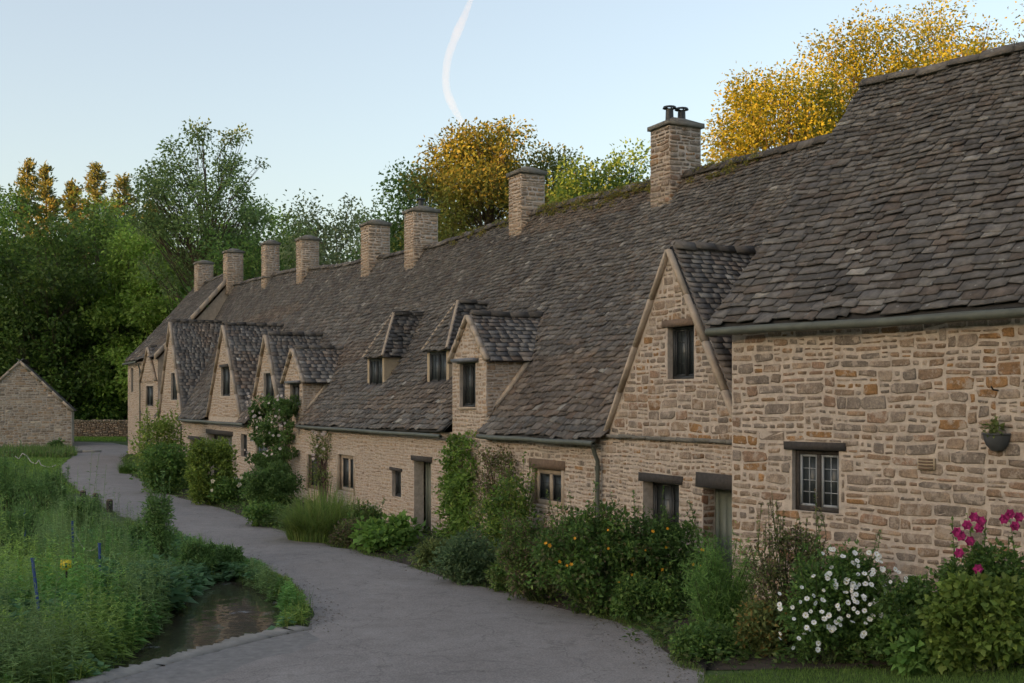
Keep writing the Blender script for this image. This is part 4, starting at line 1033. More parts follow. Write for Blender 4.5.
# ------------------------------------------------------------------ garden plants
def clump_leaves(c, r, n, leaf, pal, up=.4, flat=.8, wl=.55, br=1.0):
    u = unit(R.normal(size=(n, 3))); off = u*(R.random((n, 1))**.5)*r*np.array([1, 1, flat]); P = c+off
    L = leaf*R.uniform(.6, 1.35, n)
    return leaf_quads(P, u+R.normal(0, .6, (n, 3))+np.array([0, 0, up*.3]), unit(R.normal(0, .6, (n, 3))+np.array([0, 0, .7])+u*.6), L, L*wl), pal_cols(n, pal, .25)*br
def bush(name, label, x, yb, wpx, hpx, pal, leaf=.07, nleaf=5000, nclump=40, dep=.75, group=None, cat='shrub', crel=.22, base=None, top_pow=1.0, wl=.55, boxy=.0, shoots=0, shootpal=None):
    p = G(x, yb) if base is None else np.asarray(base, float); k = FPX/p[1]; w_, h = wpx/k, hpx/k; o = empty(name, tuple(p)); tag(o, label, cat, group)
    Vs, Cs = [], []; mb = MB()
    per = nleaf//nclump
    for i in range(nclump):
        u = unit(R.normal(size=3)); rr = R.uniform(.3, 1)**.5
        q = np.array([u[0]*w_*.5, u[1]*w_*.5*dep, u[2]*h*.5])*rr*(1 if boxy else R.uniform(.75, 1.22))
        if boxy: q = np.sign(q)*np.abs(q)**(1-boxy)*np.array([w_*.5, w_*.5*dep, h*.5])**boxy
        cr = crel*(w_+h)/2*R.uniform(.6, 1.25)
        c = p+np.array([0, 0, h*.5])+q*np.array([.85, .85, .86]); c[2] = max(c[2], p[2]+cr*.5)
        v, cc = clump_leaves(c, cr, per, leaf, pal, wl=wl, br=R.uniform(.75, 1.2)); Vs.append(v); Cs.append(cc)
        if i % 2 == 0: branch_tubes(mb, [p+np.array([R.uniform(-.1, .1)*w_, R.uniform(-.05, .05)*w_, 0]), (p+c)/2+R.normal(0, .04, 3), c], .014, .005, 4)
    for i in range(shoots):     # loose shoots breaking the outline
        a = np.array([R.uniform(-.42, .42)*w_, R.uniform(-.3, .3)*w_*dep, h*R.uniform(.55, .85)])+p
        e = a+np.array([R.normal(0, .12)*w_*.5, R.normal(0, .06), h*R.uniform(.12, .45)]); branch_tubes(mb, [p, (a+p)/2, a, e], .01, .003, 4)
        n_ = 26; t = R.random(n_); P = a+(e-a)*t[:, None]; Dv = R.normal(size=(n_, 3))+np.array([0, 0, .5]); L = leaf*R.uniform(.6, 1.1, n_)
        Vs.append(leaf_quads(P, Dv, R.normal(0, .5, (n_, 3))+np.array([0, 0, 1]), L, L*wl)); Cs.append(pal_cols(n_, shootpal or pal))
    mb.build('stem', M_STEM, o); leaf_mesh('foliage', np.concatenate(Vs), np.concatenate(Cs), o)
    return o, p, w_, h
def flowers(o, P, size, petal, centre, npet=6, face=np.array([-.1, -1, .5]), name='blossom', kind='stuff', single=False):
    Vs, Cs = [], []
    for c in P:
        n0 = unit(face+R.normal(0, .45, 3)); a = unit(np.cross(n0, R.normal(size=3))); b_ = np.cross(n0, a); s = size*R.uniform(.7, 1.2)
        fv, fc = [], []
        for i in range(npet):
            th = 2*math.pi*i/npet; d = a*math.cos(th)+b_*math.sin(th); e = -a*math.sin(th)+b_*math.cos(th)
            fv.append([c, c+d*s*.35+e*s*.22+n0*s*.05, c+d*s*.52+n0*s*.10*R.uniform(0, 2), c+d*s*.35-e*s*.22+n0*s*.05]); fc.append(np.array(petal)*R.uniform(.8, 1.1))
        if centre is not None:
            m = .13*s; fv.append([c+a*m+n0*s*.07, c+b_*m+n0*s*.07, c-a*m+n0*s*.07, c-b_*m+n0*s*.07]); fc.append(np.array(centre))
        if single: leaf_mesh(name, np.array(fv), np.array(fc), o, M_PETAL)
        Vs.append(np.array(fv)); Cs.append(np.array(fc))
    if not single: leaf_mesh(name, np.concatenate(Vs), np.concatenate(Cs), o, M_PETAL, kind)
def rose_bloom(o, c, s, colr):
    fv, fc = [], []
    for ring, (np_, r, up) in enumerate([(6, 1.0, .1), (5, .75, .35), (4, .45, .6)]):
        for i in range(np_):
            th = 2*math.pi*(i+ring*.5)/np_; f = np.array([math.cos(th), -.5-.2*ring, math.sin(th)*.9]); d = unit(f); e = unit(np.cross(d, [0, 1, 0.01]))
            b0 = c+np.array([0, -.12*s*ring, 0]); t = b0+np.array([math.cos(th), -up*.4, math.sin(th)])*s*.5*r
            fv.append([b0, (b0+t)/2+e*s*.24*r, t, (b0+t)/2-e*s*.24*r]); fc.append(np.array(colr)*R.uniform(.4, 1.2))
    leaf_mesh('rose_bloom', np.array(fv), np.array(fc), o, M_PETAL)
def blades(P, D, H, W, curve, segs=3):
    """arched blades; returns quads"""
    n = len(P); side = unit(np.cross(D, [0, 0, 1.])); Vs = []
    t = np.linspace(0, 1, segs+1); pts = []
    for q in t:
        pts.append(P+np.array([0, 0, 1.])*(H*(q-.35*curve*q*q*1.6))[:, None]+D*(H*curve*q*q)[:, None])
    for k in range(segs):
        w0 = (W*(1-t[k]*.9))[:, None]*.5; w1 = (W*(1-t[k+1]*.9))[:, None]*.5
        Vs.append(np.stack([pts[k]-side*w0, pts[k]+side*w0, pts[k+1]+side*w1, pts[k+1]-side*w1], 1))
    return np.concatenate(Vs)
def grass_clump(name, label, x, yb, wpx, hpx, pal, n=1200, W=.012, group=None, curve=(.2, .9), cat='grass clump', rbase=.5):
    p = G(x, yb); k = FPX/p[1]; w_, h = wpx/k, hpx/k; o = empty(name, tuple(p)); tag(o, label, cat, group)
    a = R.uniform(0, 6.28, n); r = np.sqrt(R.random(n))*w_*.5*rbase; P = p+np.stack([np.cos(a)*r, np.sin(a)*r*.7, 0*a], 1)
    D = np.stack([np.cos(a+R.normal(0, .9, n)), np.sin(a+R.normal(0, .9, n)), 0*a], 1)
    V = blades(P, D, h*R.uniform(.45, 1.15, n)*(1-.35*(r/(w_*.5*rbase))**2), np.full(n, W), R.uniform(*curve, n)); C = pal_cols(n, pal); leaf_mesh('blades', V, np.tile(C, (3, 1)), o)
    return o
def climber(name, label, mp, t0, t1, z0, z1, pal, leaf=.07, nleaf=4000, thick=.25, cover=None, group=None, s0=0.0):
    base = mp((t0+t1)/2, s0-.12, 0); o = empty(name, tuple(base)); tag(o, label, 'climber', group)
    nc_ = 70; Vs, Cs = [], []; mb = MB()
    for i in range(nc_):
        f = R.random(); z = z0+(z1-z0)*R.random(); wd = cover(f if cover is None else (z-z0)/(z1-z0)) if cover else 1.0
        t = (t0+t1)/2+(t1-t0)/2*wd*R.uniform(-1, 1); c = mp(t, s0-.05-thick*R.random(), z)
        v, cc = clump_leaves(c, .22*R.uniform(.6, 1.4), nleaf//nc_, leaf, pal, br=R.uniform(.75, 1.2)); Vs.append(v); Cs.append(cc)
        if i % 2 == 0:
            st = mp((t0+t1)/2+R.uniform(-.2, .2), s0-.06, max(0.0, z0*.0)); mid = mp((t+(t0+t1)/2)/2+R.uniform(-.2, .2), s0-.06, z*.6); branch_tubes(mb, [st, mid, c], .022, .006, 4)
    mb.build('stem', M_TWIG, o); leaf_mesh('foliage', np.concatenate(Vs), np.concatenate(Cs), o)
    return o
BROWN = [(.09, .06, .045), (.075, .06, .035), (.07, .07, .03)]
# soil bed with low leaves between wall and lane
bw = np.array([M(t, .05, 0)[:2] for t in np.linspace(61, .3, 80)]+[MA(t, .05, 0)[:2] for t in np.linspace(.05, 8, 20)])
k0 = [i for i in range(len(er)) if er[i, 1] > 14.3 and er[i, 1] < 70]; be = resample(er[k0][::-1], 100)[:, :2]
be = np.concatenate([be[:80][np.linspace(0, 79, 80).astype(int)], np.array([G(x, y)[:2] for x, y in np.stack([np.linspace(700, 1120, 20), np.linspace(671, 668, 20)], 1)])])
bb = resample(er[k0][::-1], 80)[:, :2]; be[:80] = bb
uu = np.linspace(0, 1, 8)[None, :, None]; BV = bw[:, None]*(1-uu)+be[:, None]*uu; BVz = zg(BV[..., 0], BV[..., 1], False)+.012+.06*np.sin(np.pi*uu[..., 0])
o = mesh('garden_bed', np.concatenate([BV, BVz[..., None]], -1).reshape(-1, 3), grid_faces(100, 8), M_SOIL, smooth=True); tag(o, 'dark soil bed along the foot of the cottages', 'garden bed', kind='structure')
ii = R.integers(0, 100, 3900); jj = R.uniform(.05, .97, 3900); PX = bw[ii]*(1-jj[:, None])+be[ii]*jj[:, None]+R.normal(0, .15, (3900, 2))
Vs, Cs = [], []
for q in range(9):
    a = R.uniform(0, 6.28, 3900); P = np.stack([PX[:, 0]+np.cos(a)*.05, PX[:, 1]+np.sin(a)*.05, zg(PX[:, 0], PX[:, 1], False)+.02+.2*R.random(3900)], 1)
    L = R.uniform(.05, .12, 3900); Vs.append(leaf_quads(P, np.stack([np.cos(a), np.sin(a), R.uniform(0, .8, 3900)], 1), R.normal(0, .4, (3900, 3))+np.array([0, 0, 1]), L, L*.55)); Cs.append(pal_cols(3900, GREEN+OLIVE+DARKG)*(.6+.7*vnoise(PX[:, 0]*1.5, PX[:, 1]*1.5, 61))[:, None])
o = leaf_mesh('ground_cover', np.concatenate(Vs), np.concatenate(Cs), None); tag(o, 'low mixed leaves covering the soil of the cottage bed', 'ground cover', kind='stuff')
# along the wall, far to near
grass_clump('grass_tuft', 'small grass tuft at the foot of the tall far house', 128, 474, 34, 18, GREEN, 700, .03)
bush('wall_shrub', 'pale green tall shrub against the far terrace corner', 160, 478, 46, 68, YELG, .14, 3900, 46, shoots=10)
bush('bush', 'leafy green bush spilling onto the lane below the pale shrub', 166, 494, 54, 52, GREEN, .13, 6000, 50)
bush('topiary_bush', 'clipped rounded yellow green bush before the terrace door', 211, 505, 48, 68, [(.09, .125, .022), (.105, .135, .026), (.075, .11, .022)], .10, 13000, 110, crel=.15, boxy=.4)
o, p, w_, h = bush('white_rose_bush', 'small bush with creamy white flowers beside the clipped bush', 233, 506, 46, 30, GREEN, .11, 2600, 30)
flowers(o, p+np.stack([R.uniform(-.5, .5, 16)*w_, -.4*w_*R.random(16), R.uniform(.4, 1, 16)*h], 1), .15, (.68, .62, .48), (.5, .4, .1), 5)
tr_ = (x2t(304), x2t(264))
o = climber('climbing_rose', 'rambling rose with small pale pink flowers climbing the terrace gables', M, tr_[0], tr_[1], .4, 3.5, DARKG, .12, 9000, .6, cover=lambda f: .75+.25*f)
nF = 48; ft = R.uniform(tr_[0], tr_[1]+.4, nF); fz = R.uniform(1.5, 3.75, nF)
flowers(o, M(ft, -.5-.25*R.random(nF), fz), .11, (.62, .54, .50), (.6, .5, .3), 5)
o = climber('wall_creeper', 'thin creeper with a few pink flowers on the wall beside the brown framed window', M, x2t(333), x2t(318), .8, 2.5, OLIVE, .09, 1100, .15)
flowers(o, M(R.uniform(x2t(333), x2t(318), 10), -.25, R.uniform(1.5, 2.5, 10)), .14, (.6, .5, .46), None, 5)
bush('dark_bush', 'dense dark green bush below the climbing rose', 272, 516, 56, 54, DARKG, .09, 8000, 60, crel=.18)
bush('low_leafy_plant', 'low leafy green plants edging the lane before the dark bush', 268, 527, 62, 22, GREEN, .12, 3000, 34, cat='plant')
grass_clump('ornamental_grass', 'large fountain shaped clump of long green grass', 324, 541, 84, 60, [(.09, .13, .03), (.075, .115, .03), (.11, .135, .04)], 2600, .04, curve=(.0, 1.0), rbase=.85)
bush('low_leafy_plant', 'brownish low plant between the long grass and the bright leafy one', 352, 548, 46, 28, BROWN+OLIVE, .08, 2600, 30, cat='plant')
bush('low_leafy_plant', 'bright green broad leaved low plant by the grey cottage door', 388, 553, 58, 34, [(.09, .15, .03), (.075, .135, .028)], .15, 1700, 34, cat='plant', wl=.75)
bush('low_leafy_plant', 'grey green low plant on the lane edge below the tall climber', 440, 568, 50, 28, OLIVE, .08, 3200, 34, cat='plant')
climber('wall_climber', 'tall fresh green climber beside the dormer above the lane', M, x2t(484), x2t(450), .1, 2.6, [(.08, .13, .025), (.10, .145, .03), (.065, .11, .025)], .10, 6000, .25, cover=lambda f: .95-.35*f)
climber('wall_climber', 'brownish twiggy climber under the gutter beside the green one', M, x2t(520), x2t(484), .2, 2.35, BROWN+OLIVE, .07, 3000, .25)
bush('loose_shrub', 'loose light green shrub against the wall right of the climbers', 508, 566, 62, 92, GREEN+YELG, .085, 3900, 50, shoots=14)
bush('low_bush', 'grey green low bush on the lane side below the climbers', 474, 584, 78, 50, [(.05, .08, .035), (.06, .09, .04)], .07, 7000, 60)
o, p, w_, h = bush('berry_bush', 'broad dark bush with orange yellow flowers below the low window', 602, 616, 140, 108, DARKG+GREEN+BROWN[2:], .08, 15000, 120, crel=.11, shoots=34, dep=.55)
flowers(o, p+np.stack([R.uniform(-.46, .46, 16)*w_, -.24*w_*np.ones(16), R.uniform(.3, .85, 16)*h], 1), .06, (.75, .33, .02), (.6, .35, .02), 5)
bush('mixed_shrub', 'loose brown tinged shrub joining the berry bush to the climbers', 536, 602, 84, 84, GREEN+BROWN+OLIVE, .07, 7000, 70, crel=.13, shoots=24, dep=.7)
bush('mixed_shrub', 'small leafy plant at the lane edge between the berry bush and the upright bush', 648, 624, 70, 44, GREEN, .065, 4500, 50, shoots=14, dep=.6, cat='plant')
bush('mixed_shrub', 'low leafy plant before the loose light green shrub', 512, 592, 56, 36, GREEN+OLIVE, .075, 3200, 40, shoots=10, cat='plant')
bush('mixed_shrub', 'thin plant filling the bed between grass clump and bright leafy plant', 366, 546, 40, 40, OLIVE+GREEN, .08, 2400, 34, shoots=12, cat='plant')
o, p, w_, h = bush('upright_bush', 'dark upright bush in front of the ground floor gable window', 668, 612, 84, 100, DARKG, .075, 10500, 80, crel=.15, shoots=16, dep=.6)
flowers(o, p+np.stack([R.uniform(-.5, .4, 8)*w_, -.32*w_*np.ones(8), R.uniform(.3, .7, 8)*h], 1), .07, (.75, .40, .02), None, 5)
# feathery fennel
def feathery(name, label, x, yb, wpx, hpx, pal, n=7000):
    p = G(x, yb); k = FPX/p[1]; w_, h = wpx/k, hpx/k; o = empty(name, tuple(p)); tag(o, label, 'plant'); mb = MB(); Vs, Cs = [], []
    for i in range(34):
        a = R.uniform(0, 6.28); e = p+np.array([math.cos(a)*w_*.5*R.random(), math.sin(a)*w_*.3*R.random(), h*R.uniform(.55, 1.05)]); mid = p*.5+e*.5+R.normal(0, .04, 3)
        branch_tubes(mb, [p+R.normal(0, .05, 3)*np.array([1, 1, 0]), mid, e], .010, .004, 4)
        n_ = n//34; t = R.random(n_)**.8; P = p+(e-p)*t[:, None]+R.normal(0, .085, (n_, 3)); P[:, 2] = np.maximum(P[:, 2], p[2]+.02)
        L = R.uniform(.06, .16, n_); Vs.append(leaf_quads(P, R.normal(0, .8, (n_, 3))+np.array([0, 0, .35]), R.normal(size=(n_, 3)), L, np.full(n_, .011))); Cs.append(pal_cols(n_, pal))
    mb.build('stem', M_STEM, o); leaf_mesh('foliage', np.concatenate(Vs), np.concatenate(Cs), o); return o
feathery('feathery_plant', 'tall feathery fresh green plant before the recessed cottage door', 716, 648, 100, 106, [(.07, .13, .03), (.085, .145, .035), (.06, .11, .03)], 11000)
bush('ground_ivy', 'low dark leafy cover at the corner of the flower bed', 712, 658, 96, 30, DARKG+GREEN, .06, 5500, 50, cat='plant', dep=.5)
o, p, w_, h = bush('loose_shrub', 'airy reddish stemmed shrub under the lone window of the near cottage', 792, 650, 84, 134, OLIVE+BROWN, .055, 5000, 60, shoots=22, dep=.5, crel=.15)
o, p, w_, h = bush('white_daisy_bush', 'bush covered in white daisy like flowers against the near wall', 838, 664, 128, 120, DARKG+GREEN, .06, 14000, 100, dep=.55, crel=.15, shoots=10)
nF = 125; fx = R.normal(.02, .27, nF); fz = .64+.15*fx/.3+R.normal(0, .20, nF); fz = np.minimum(fz, .98-.9*np.maximum(0, fx-.2)); fz = np.where((fz < .15) | (fz > 1.08), R.uniform(.4, .9, nF), fz)
flowers(o, p+np.stack([np.clip(fx, -.52, .58)*w_, -(.30-.25*np.abs(fz-.45))*w_-.05*R.random(nF), fz*h], 1), .064, (.80, .80, .78), (.55, .42, .08), 8)
bush('yellowing_plant', 'low yellowing plant between the fennel and the white daisies', 762, 658, 54, 58, OLIVE+[(.14, .10, .03)], .06, 3600, 40, cat='plant', dep=.5)
bush('garden_shrub', 'mixed green shrub between the white daisies and the pink rose', 915, 664, 92, 84, GREEN+DARKG, .07, 8000, 70, dep=.5, crel=.16, shoots=8)
o, p, w_, h = bush('pink_rose_bush', 'rose bush with deep pink blooms against the near cottage wall', 990, 660, 120, 122, DARKG+GREEN, .065, 10500, 90, dep=.4, crel=.15, shoots=10)
for bx, by in [(974, 517), (967, 525), (979, 528), (961, 536), (970, 541), (957, 532), (959, 553), (978, 569), (1004, 519), (1010, 514), (1019, 517), (1015, 526), (981, 521)]:
    Yb = p[1]-.3; rose_bloom(o, np.array([(bx-512)/FPX*Yb, Yb, CAMZ-(by-HORY)/FPX*Yb]), .13, (.50, .035, .19))
bush('broad_leaved_shrub', 'yellow green broad leaved shrub at the lawn corner below the pink rose', 985, 672, 130, 92, [(.085, .12, .025), (.10, .135, .03), (.07, .105, .022)], .085, 9000, 80, dep=.45, crel=.15, wl=.8)
bush('broad_leaved_shrub', 'small bright leafy plant beside the broad leaved shrub', 915, 672, 54, 40, [(.08, .14, .035), (.07, .12, .03)], .11, 1500, 26, dep=.5, wl=.7, cat='plant')

# ------------------------------------------------------------------ bank vegetation left of the lane
elw = el[:, :2]; ROADL = np.concatenate([elw, np.array([[-60, elw[-1, 1]], [-60, -5], [elw[0, 0], -5]])])
def bank_points(n, ymin, ymax, margin=.25):
    Y = ymin+(ymax-ymin)*R.random(n*3)**1.25; X = -(.02+.48*R.random(n*3))*Y
    ok = in_poly(X, Y, ROADL) & (dist_poly(X, Y, ROADL[:len(elw)]) > margin) & ~(in_poly(X, Y, PIT) & (dist_poly(X, Y, PIT) > .12))
    return X[ok][:n], Y[ok][:n]
NCL = 130
CLY = 10.5+36*R.random(NCL)**1.3; CLX = -(.02+.48*R.random(NCL))*CLY
SPEC = [  # height range, palette, leaf length, width ratio, nodes, leaves per node
 ((.55, 1.0), [(.06, .12, .03), (.07, .13, .032)], .11, .48, 8, 4),      # nettles
 ((.8, 1.45), [(.085, .125, .045), (.095, .14, .05)], .11, .22, 10, 4),    # willowherb
 ((.3, .6), [(.05, .10, .045), (.06, .11, .045)], .22, .62, 4, 5),         # broad docks
 ((.45, .9), [(.10, .15, .035), (.115, .16, .038)], .12, .26, 8, 4),       # yellow green herbs
 ((.35, .7), [(.05, .09, .028), (.045, .085, .028)], .085, .5, 8, 4)]      # dark low weeds
CLS = R.choice(5, NCL, p=[.34, .2, .14, .2, .12]); CLH = R.uniform(.5, 1.55, NCL)
NM = [('bank_nettles', 'dense mid green nettles covering the stream bank'), ('bank_willowherb', 'tall pale narrow leaved willowherb standing above the nettles'), ('bank_docks', 'broad blue green dock leaves at the foot of the bank'), ('bank_herbs', 'yellow green herbs in patches on the bank'), ('bank_weeds', 'low dark weeds between the taller bank plants')]
X, Y = bank_points(6200, 10.5, 44, .12); n_ = len(X)
cd = np.hypot(X[:, None]+R.normal(0, .35, (n_, 1))-CLX[None], (Y[:, None]+R.normal(0, .35, (n_, 1))-CLY[None])*.6).argmin(1)
dr = dist_poly(X, Y, elw); keep = (dr > np.where((Y > 33) & (Y < 48), 1.1, .12)); X, Y, cd, dr = X[keep], Y[keep], cd[keep], dr[keep]
for sp in range(5):
    hr, pal, leaf, wl, nodes, per = SPEC[sp]; k = CLS[cd] == sp; x, y = X[k], Y[k]; n = len(x)
    if n == 0: continue
    H = 1.2*R.uniform(*hr, n)*CLH[cd[k]]*(.25+.75*np.where(y > 21, sstep(.1, 5, dr[k]), sstep(.1, 1.6, dr[k])))*(.75+.5*vnoise(x*.9, y*.9, 31)); Z = zg(x, y); Z = np.maximum(Z, -.14)
    lean = R.normal(0, .10, (n, 2)); bc = 1.3*pal_cols(n, pal, .12)*(.5+.6*vnoise(x*1.2, y*1.2, 33)+.4*vnoise(x*.4, y*.3, 35))[:, None]
    Vs, Cs = [], []
    sd_ = R.uniform(0, 6.28, n); side = np.stack([np.cos(sd_), np.sin(sd_), 0*sd_], 1)*.006
    B0 = np.stack([x, y, Z-.02], 1); T0 = np.stack([x+lean[:, 0]*H, y+lean[:, 1]*H, Z+H], 1)
    Vs.append(np.stack([B0-side, B0+side, T0+side*.3, T0-side*.3], 1)); Cs.append(bc*.9)
    for q in range(nodes):
        f = (q+.6)/nodes
        for m in range(per):
            a = (q % 2)*.8+m*6.283/per+R.normal(0, .4, n)
            D = np.stack([np.cos(a), np.sin(a), R.uniform(-.3, .4, n)+.7*f*f], 1); L = leaf*(1.2-.8*f)*R.uniform(.6, 1.35, n)*np.where(y < 21, 1.25, 1)
            P = np.stack([x+lean[:, 0]*H*f, y+lean[:, 1]*H*f, Z+H*(f+R.normal(0, .03, n))], 1)
            Nn = np.stack([-np.cos(a)*.4+R.normal(0, .3, n), -np.sin(a)*.4+R.normal(0, .3, n), np.ones(n)], 1)
            Vs.append(leaf_quads(P, D, Nn, L, L*wl)); Cs.append(bc*R.uniform(.75, 1.25, n)[:, None])
    o = leaf_mesh(NM[sp][0], np.concatenate(Vs), np.concatenate(Cs), None); tag(o, NM[sp][1], 'plants', kind='stuff')
def grass_stuff(name, label, X, Y, h, W, pal, zoff=0.0, parent=None):
    n = len(X); P = np.stack([X, Y, zg(X, Y)+zoff], 1); a = R.uniform(0, 6.28, n); D = np.stack([np.cos(a), np.sin(a), 0*a], 1)
    V = blades(P, D, h*R.uniform(.5, 1.4, n), np.full(n, W)*R.uniform(.7, 1.3, n), R.uniform(.1, .8, n), 2); C = pal_cols(n, pal, .25)
    o = leaf_mesh(name, V, np.tile(C, (2, 1)), parent); tag(o, label, 'grass', kind='stuff'); return o
X, Y = bank_points(14000, 11, 55, .02); kk = (dist_poly(X, Y, elw) > np.where((Y > 33) & (Y < 48), .9, .02)); X, Y = X[kk], Y[kk]; grass_stuff('bank_grass', 'tall wild grass mixed through the bank weeds', X, Y, .42*(.4+.8*vnoise(X*.7, Y*.7, 41)), .012, GREEN+YELG)
for (x, yb, wp_, hp), lb_ in zip([(160, 566, 30, 76), (136, 552, 24, 28), (198, 572, 36, 30), (85, 548, 40, 52), (40, 525, 46, 56), (226, 568, 34, 20), (8, 520, 44, 62), (50, 512, 40, 40), (14, 575, 60, 70), (112, 556, 30, 26)], ['tall plume of willowherb standing highest beside the lane', 'leafy weed beside the tallest willowherb plume', 'bushy weed overhanging the stream from the bank', 'tall weed clump behind the rope between the blue posts', 'tall bright weed clump near the pale blue post', 'low weed clump at the head of the stream pool', 'tall weed clump on the bank below the barn', 'bushy weed clump just behind the first blue post', 'large leafy weed clump leaning over the leaning blue post', 'narrow weed clump before the timber bollards']):
    bush('tall_weed', lb_, x, yb, wp_, hp, [(.075, .13, .04), (.085, .14, .042), (.065, .115, .036)], .10, 2600, 36, wl=.3, shoots=16, cat='weed', crel=.2, group='weeds beside the lane')
# ragged edges of the lane: grass, litter and grit
def edge_pts(E, n, out, sd):
    i = R.integers(0, len(E)-1, n); f = R.random(n)[:, None]; P = E[i, :2]*(1-f)+E[i+1, :2]*f; T = unit(E[i+1, :2]-E[i, :2]); N_ = np.stack([T[:, 1], -T[:, 0]], 1)*sd
    return P+N_*(np.abs(R.normal(0, out, n))-out*.6)[:, None]
for E_, sd, nm, lb_ in ((er, 1, 'edge_grass', 'ragged grass fringe on the cottage side of the lane'), (el, -1, 'edge_grass', 'ragged grass fringe on the stream side of the lane')):
    E2 = E_[(E_[:, 1] > 13) & (E_[:, 1] < 75)]; P = edge_pts(E2, 9000, .14, sd); P = P[vnoise(P[:, 0]*1.1, P[:, 1]*1.1, 71) > .38]
    if sd < 0: P = P[(P[:, 1] > 21)]
    grass_stuff(nm, lb_, P[:, 0], P[:, 1], .09, .012, GREEN+OLIVE)
Vs, Cs = [], []
for E_, sd in ((er, 1), (el, -1)):
    E2 = E_[(E_[:, 1] > 13) & (E_[:, 1] < 60)]; P = edge_pts(E2, 2600, .35, -sd); z = zg(P[:, 0], P[:, 1], False)+.045
    n = len(P); L = R.uniform(.015, .05, n); Vs.append(leaf_quads(np.c_[P, z], R.normal(size=(n, 3))*np.array([1, 1, .1]), R.normal(0, .2, (n, 3))+np.array([0, 0, 1]), L, L*.7)); Cs.append(np.array([[.16, .12, .07], [.10, .08, .05], [.12, .12, .05], [.22, .19, .15]])[R.integers(0, 4, n)])
o = leaf_mesh('leaf_litter', np.concatenate(Vs), np.concatenate(Cs), None); tag(o, 'dry leaf litter and grit scattered along the lane edges', 'litter', kind='stuff')
# mown lawns
def px_region(pts, n):
    Q = np.array([G(*p) for p in pts])[:, :2]; lo, hi = Q.min(0), Q.max(0); X = R.uniform(lo[0], hi[0], n*3); Y = R.uniform(lo[1], hi[1], n*3); k = in_poly(X, Y, Q); return X[k][:n], Y[k][:n]
X, Y = px_region([(690, 690), (705, 677), (760, 671), (1060, 669), (1060, 720), (660, 720)], 24000); grass_stuff('mown_lawn', 'short mown lawn edge in front of the flower bed', X, Y, .05, .007, [(.07, .115, .025), (.085, .13, .03), (.06, .10, .022)])
X, Y = px_region([(640, 618), (600, 612), (540, 597), (480, 580), (430, 566), (380, 552), (300, 534), (300, 530), (400, 548), (500, 575), (600, 598), (660, 612), (668, 648), (700, 668), (1040, 668), (1040, 650), (700, 640)], 22000); grass_stuff('verge_grass', 'short grass fringe along the foot of the garden bed', X, Y, .07, .010, GREEN+OLIVE)
MOSS = [(.11, .15, .025), (.13, .16, .03), (.09, .13, .022)]
X, Y = px_region([(268, 573), (288, 580), (302, 596), (309, 615), (300, 626), (283, 628), (293, 612), (290, 600), (272, 586), (262, 578)], 12000); grass_stuff('bank_turf', 'bright mossy turf rim along the stream', X, Y, .09, .011, MOSS)
X, Y = px_region([(0, 458), (70, 458), (58, 470), (66, 482), (80, 494), (0, 500)], 16000); grass_stuff('far_lawn', 'green lawn between the bank and the barn', X, Y, .13, .04, [(.075, .13, .025), (.085, .14, .028)])
X, Y = px_region([(60, 440.8), (126, 441.6), (126, 437.5), (60, 437.5)], 9000); grass_stuff('verge_grass', 'bright grass verge below the dry stone wall', X, Y, .2, .07, [(.08, .14, .025), (.09, .15, .03)])
X, Y = px_region([(0, 452), (72, 452), (78, 456), (60, 459), (0, 457)], 3000); grass_stuff('barn_weeds', 'rough weeds along the foot of the barn', X, Y, .6, .06, GREEN+OLIVE)
bush('barn_shrub', 'small shrub at the corner of the barn by the lane', 57, 452, 16, 12, DARKG, .2, 500, 14)

# ------------------------------------------------------------------ small things
def bar(name, P, r, mat, label, cat, group=None, n=8, parent=None, top=None):
    b = MB(); b.tube(P, r, n); o = b.build(name, mat, parent); 
    if label: tag(o, label, cat, group)
    return o
for (x, yt, Y), lb_ in zip([(73, 521, 22.), (36, 558, 17.), (100, 543, 20.), (25, 509, 26.)], ['blue marker post beside the small yellow sign', 'blue marker post leaning among the front weeds', 'faded blue marker post joined by rope near the lane', 'pale blue marker post deep in the bank weeds']):
    X = (x-512)/FPX*Y; zt = CAMZ-(yt-HORY)/FPX*Y; zb = float(zg(X, Y)); o = empty('marker_post', (X, Y, zb)); tag(o, lb_, 'post', 'blue posts on the bank')
    ln = .05 if Y == 17. else .01
    bar('shaft', [(X+ln, Y, zb-.1), (X+ln*.5, Y, (zb+zt)/2), (X-ln, Y, zt-.03)], .024, M_BLUE, None, None, parent=o); bar('post_cap', [(X-ln, Y, zt-.028), (X-ln, Y, zt)], .03, M_BLUE, None, None, parent=o)
Y = 19.; X = (66-512)/FPX*Y; o = empty('warning_sign', (X, Y, float(zg(X, Y)))); tag(o, 'small square yellow sign on a stake among the weeds', 'sign')
bar('stake', [(X, Y+.02, float(zg(X, Y))-.05), (X, Y+.02, .95)], .015, M_WOOD, None, None, parent=o)
I3 = lambda a, s, z: np.stack(np.broadcast_arrays(np.asarray(a, float), np.asarray(s, float), np.asarray(z, float)), -1)
b = MB(); b.box(I3, X-.085, X+.085, Y-.008, Y+.002, .79, .97); b.build('plate', M_YEL, o)
b = MB(); b.box(I3, X-.01, X+.02, Y-.011, Y-.0085, .84, .92); b.build('dark_mark', M_IRON, o)
pr = [np.array([(73-512)/FPX*22, 22, 1.15]), np.array([(100-512)/FPX*20, 20, 1.1])]
bar('guide_rope', [pr[0]*(1-f)+pr[1]*f+np.array([0, 0, -.25*math.sin(math.pi*f)]) for f in np.linspace(0, 1, 9)], .003, M_ROPE, 'thin rope sagging between two blue posts', 'rope', n=5)
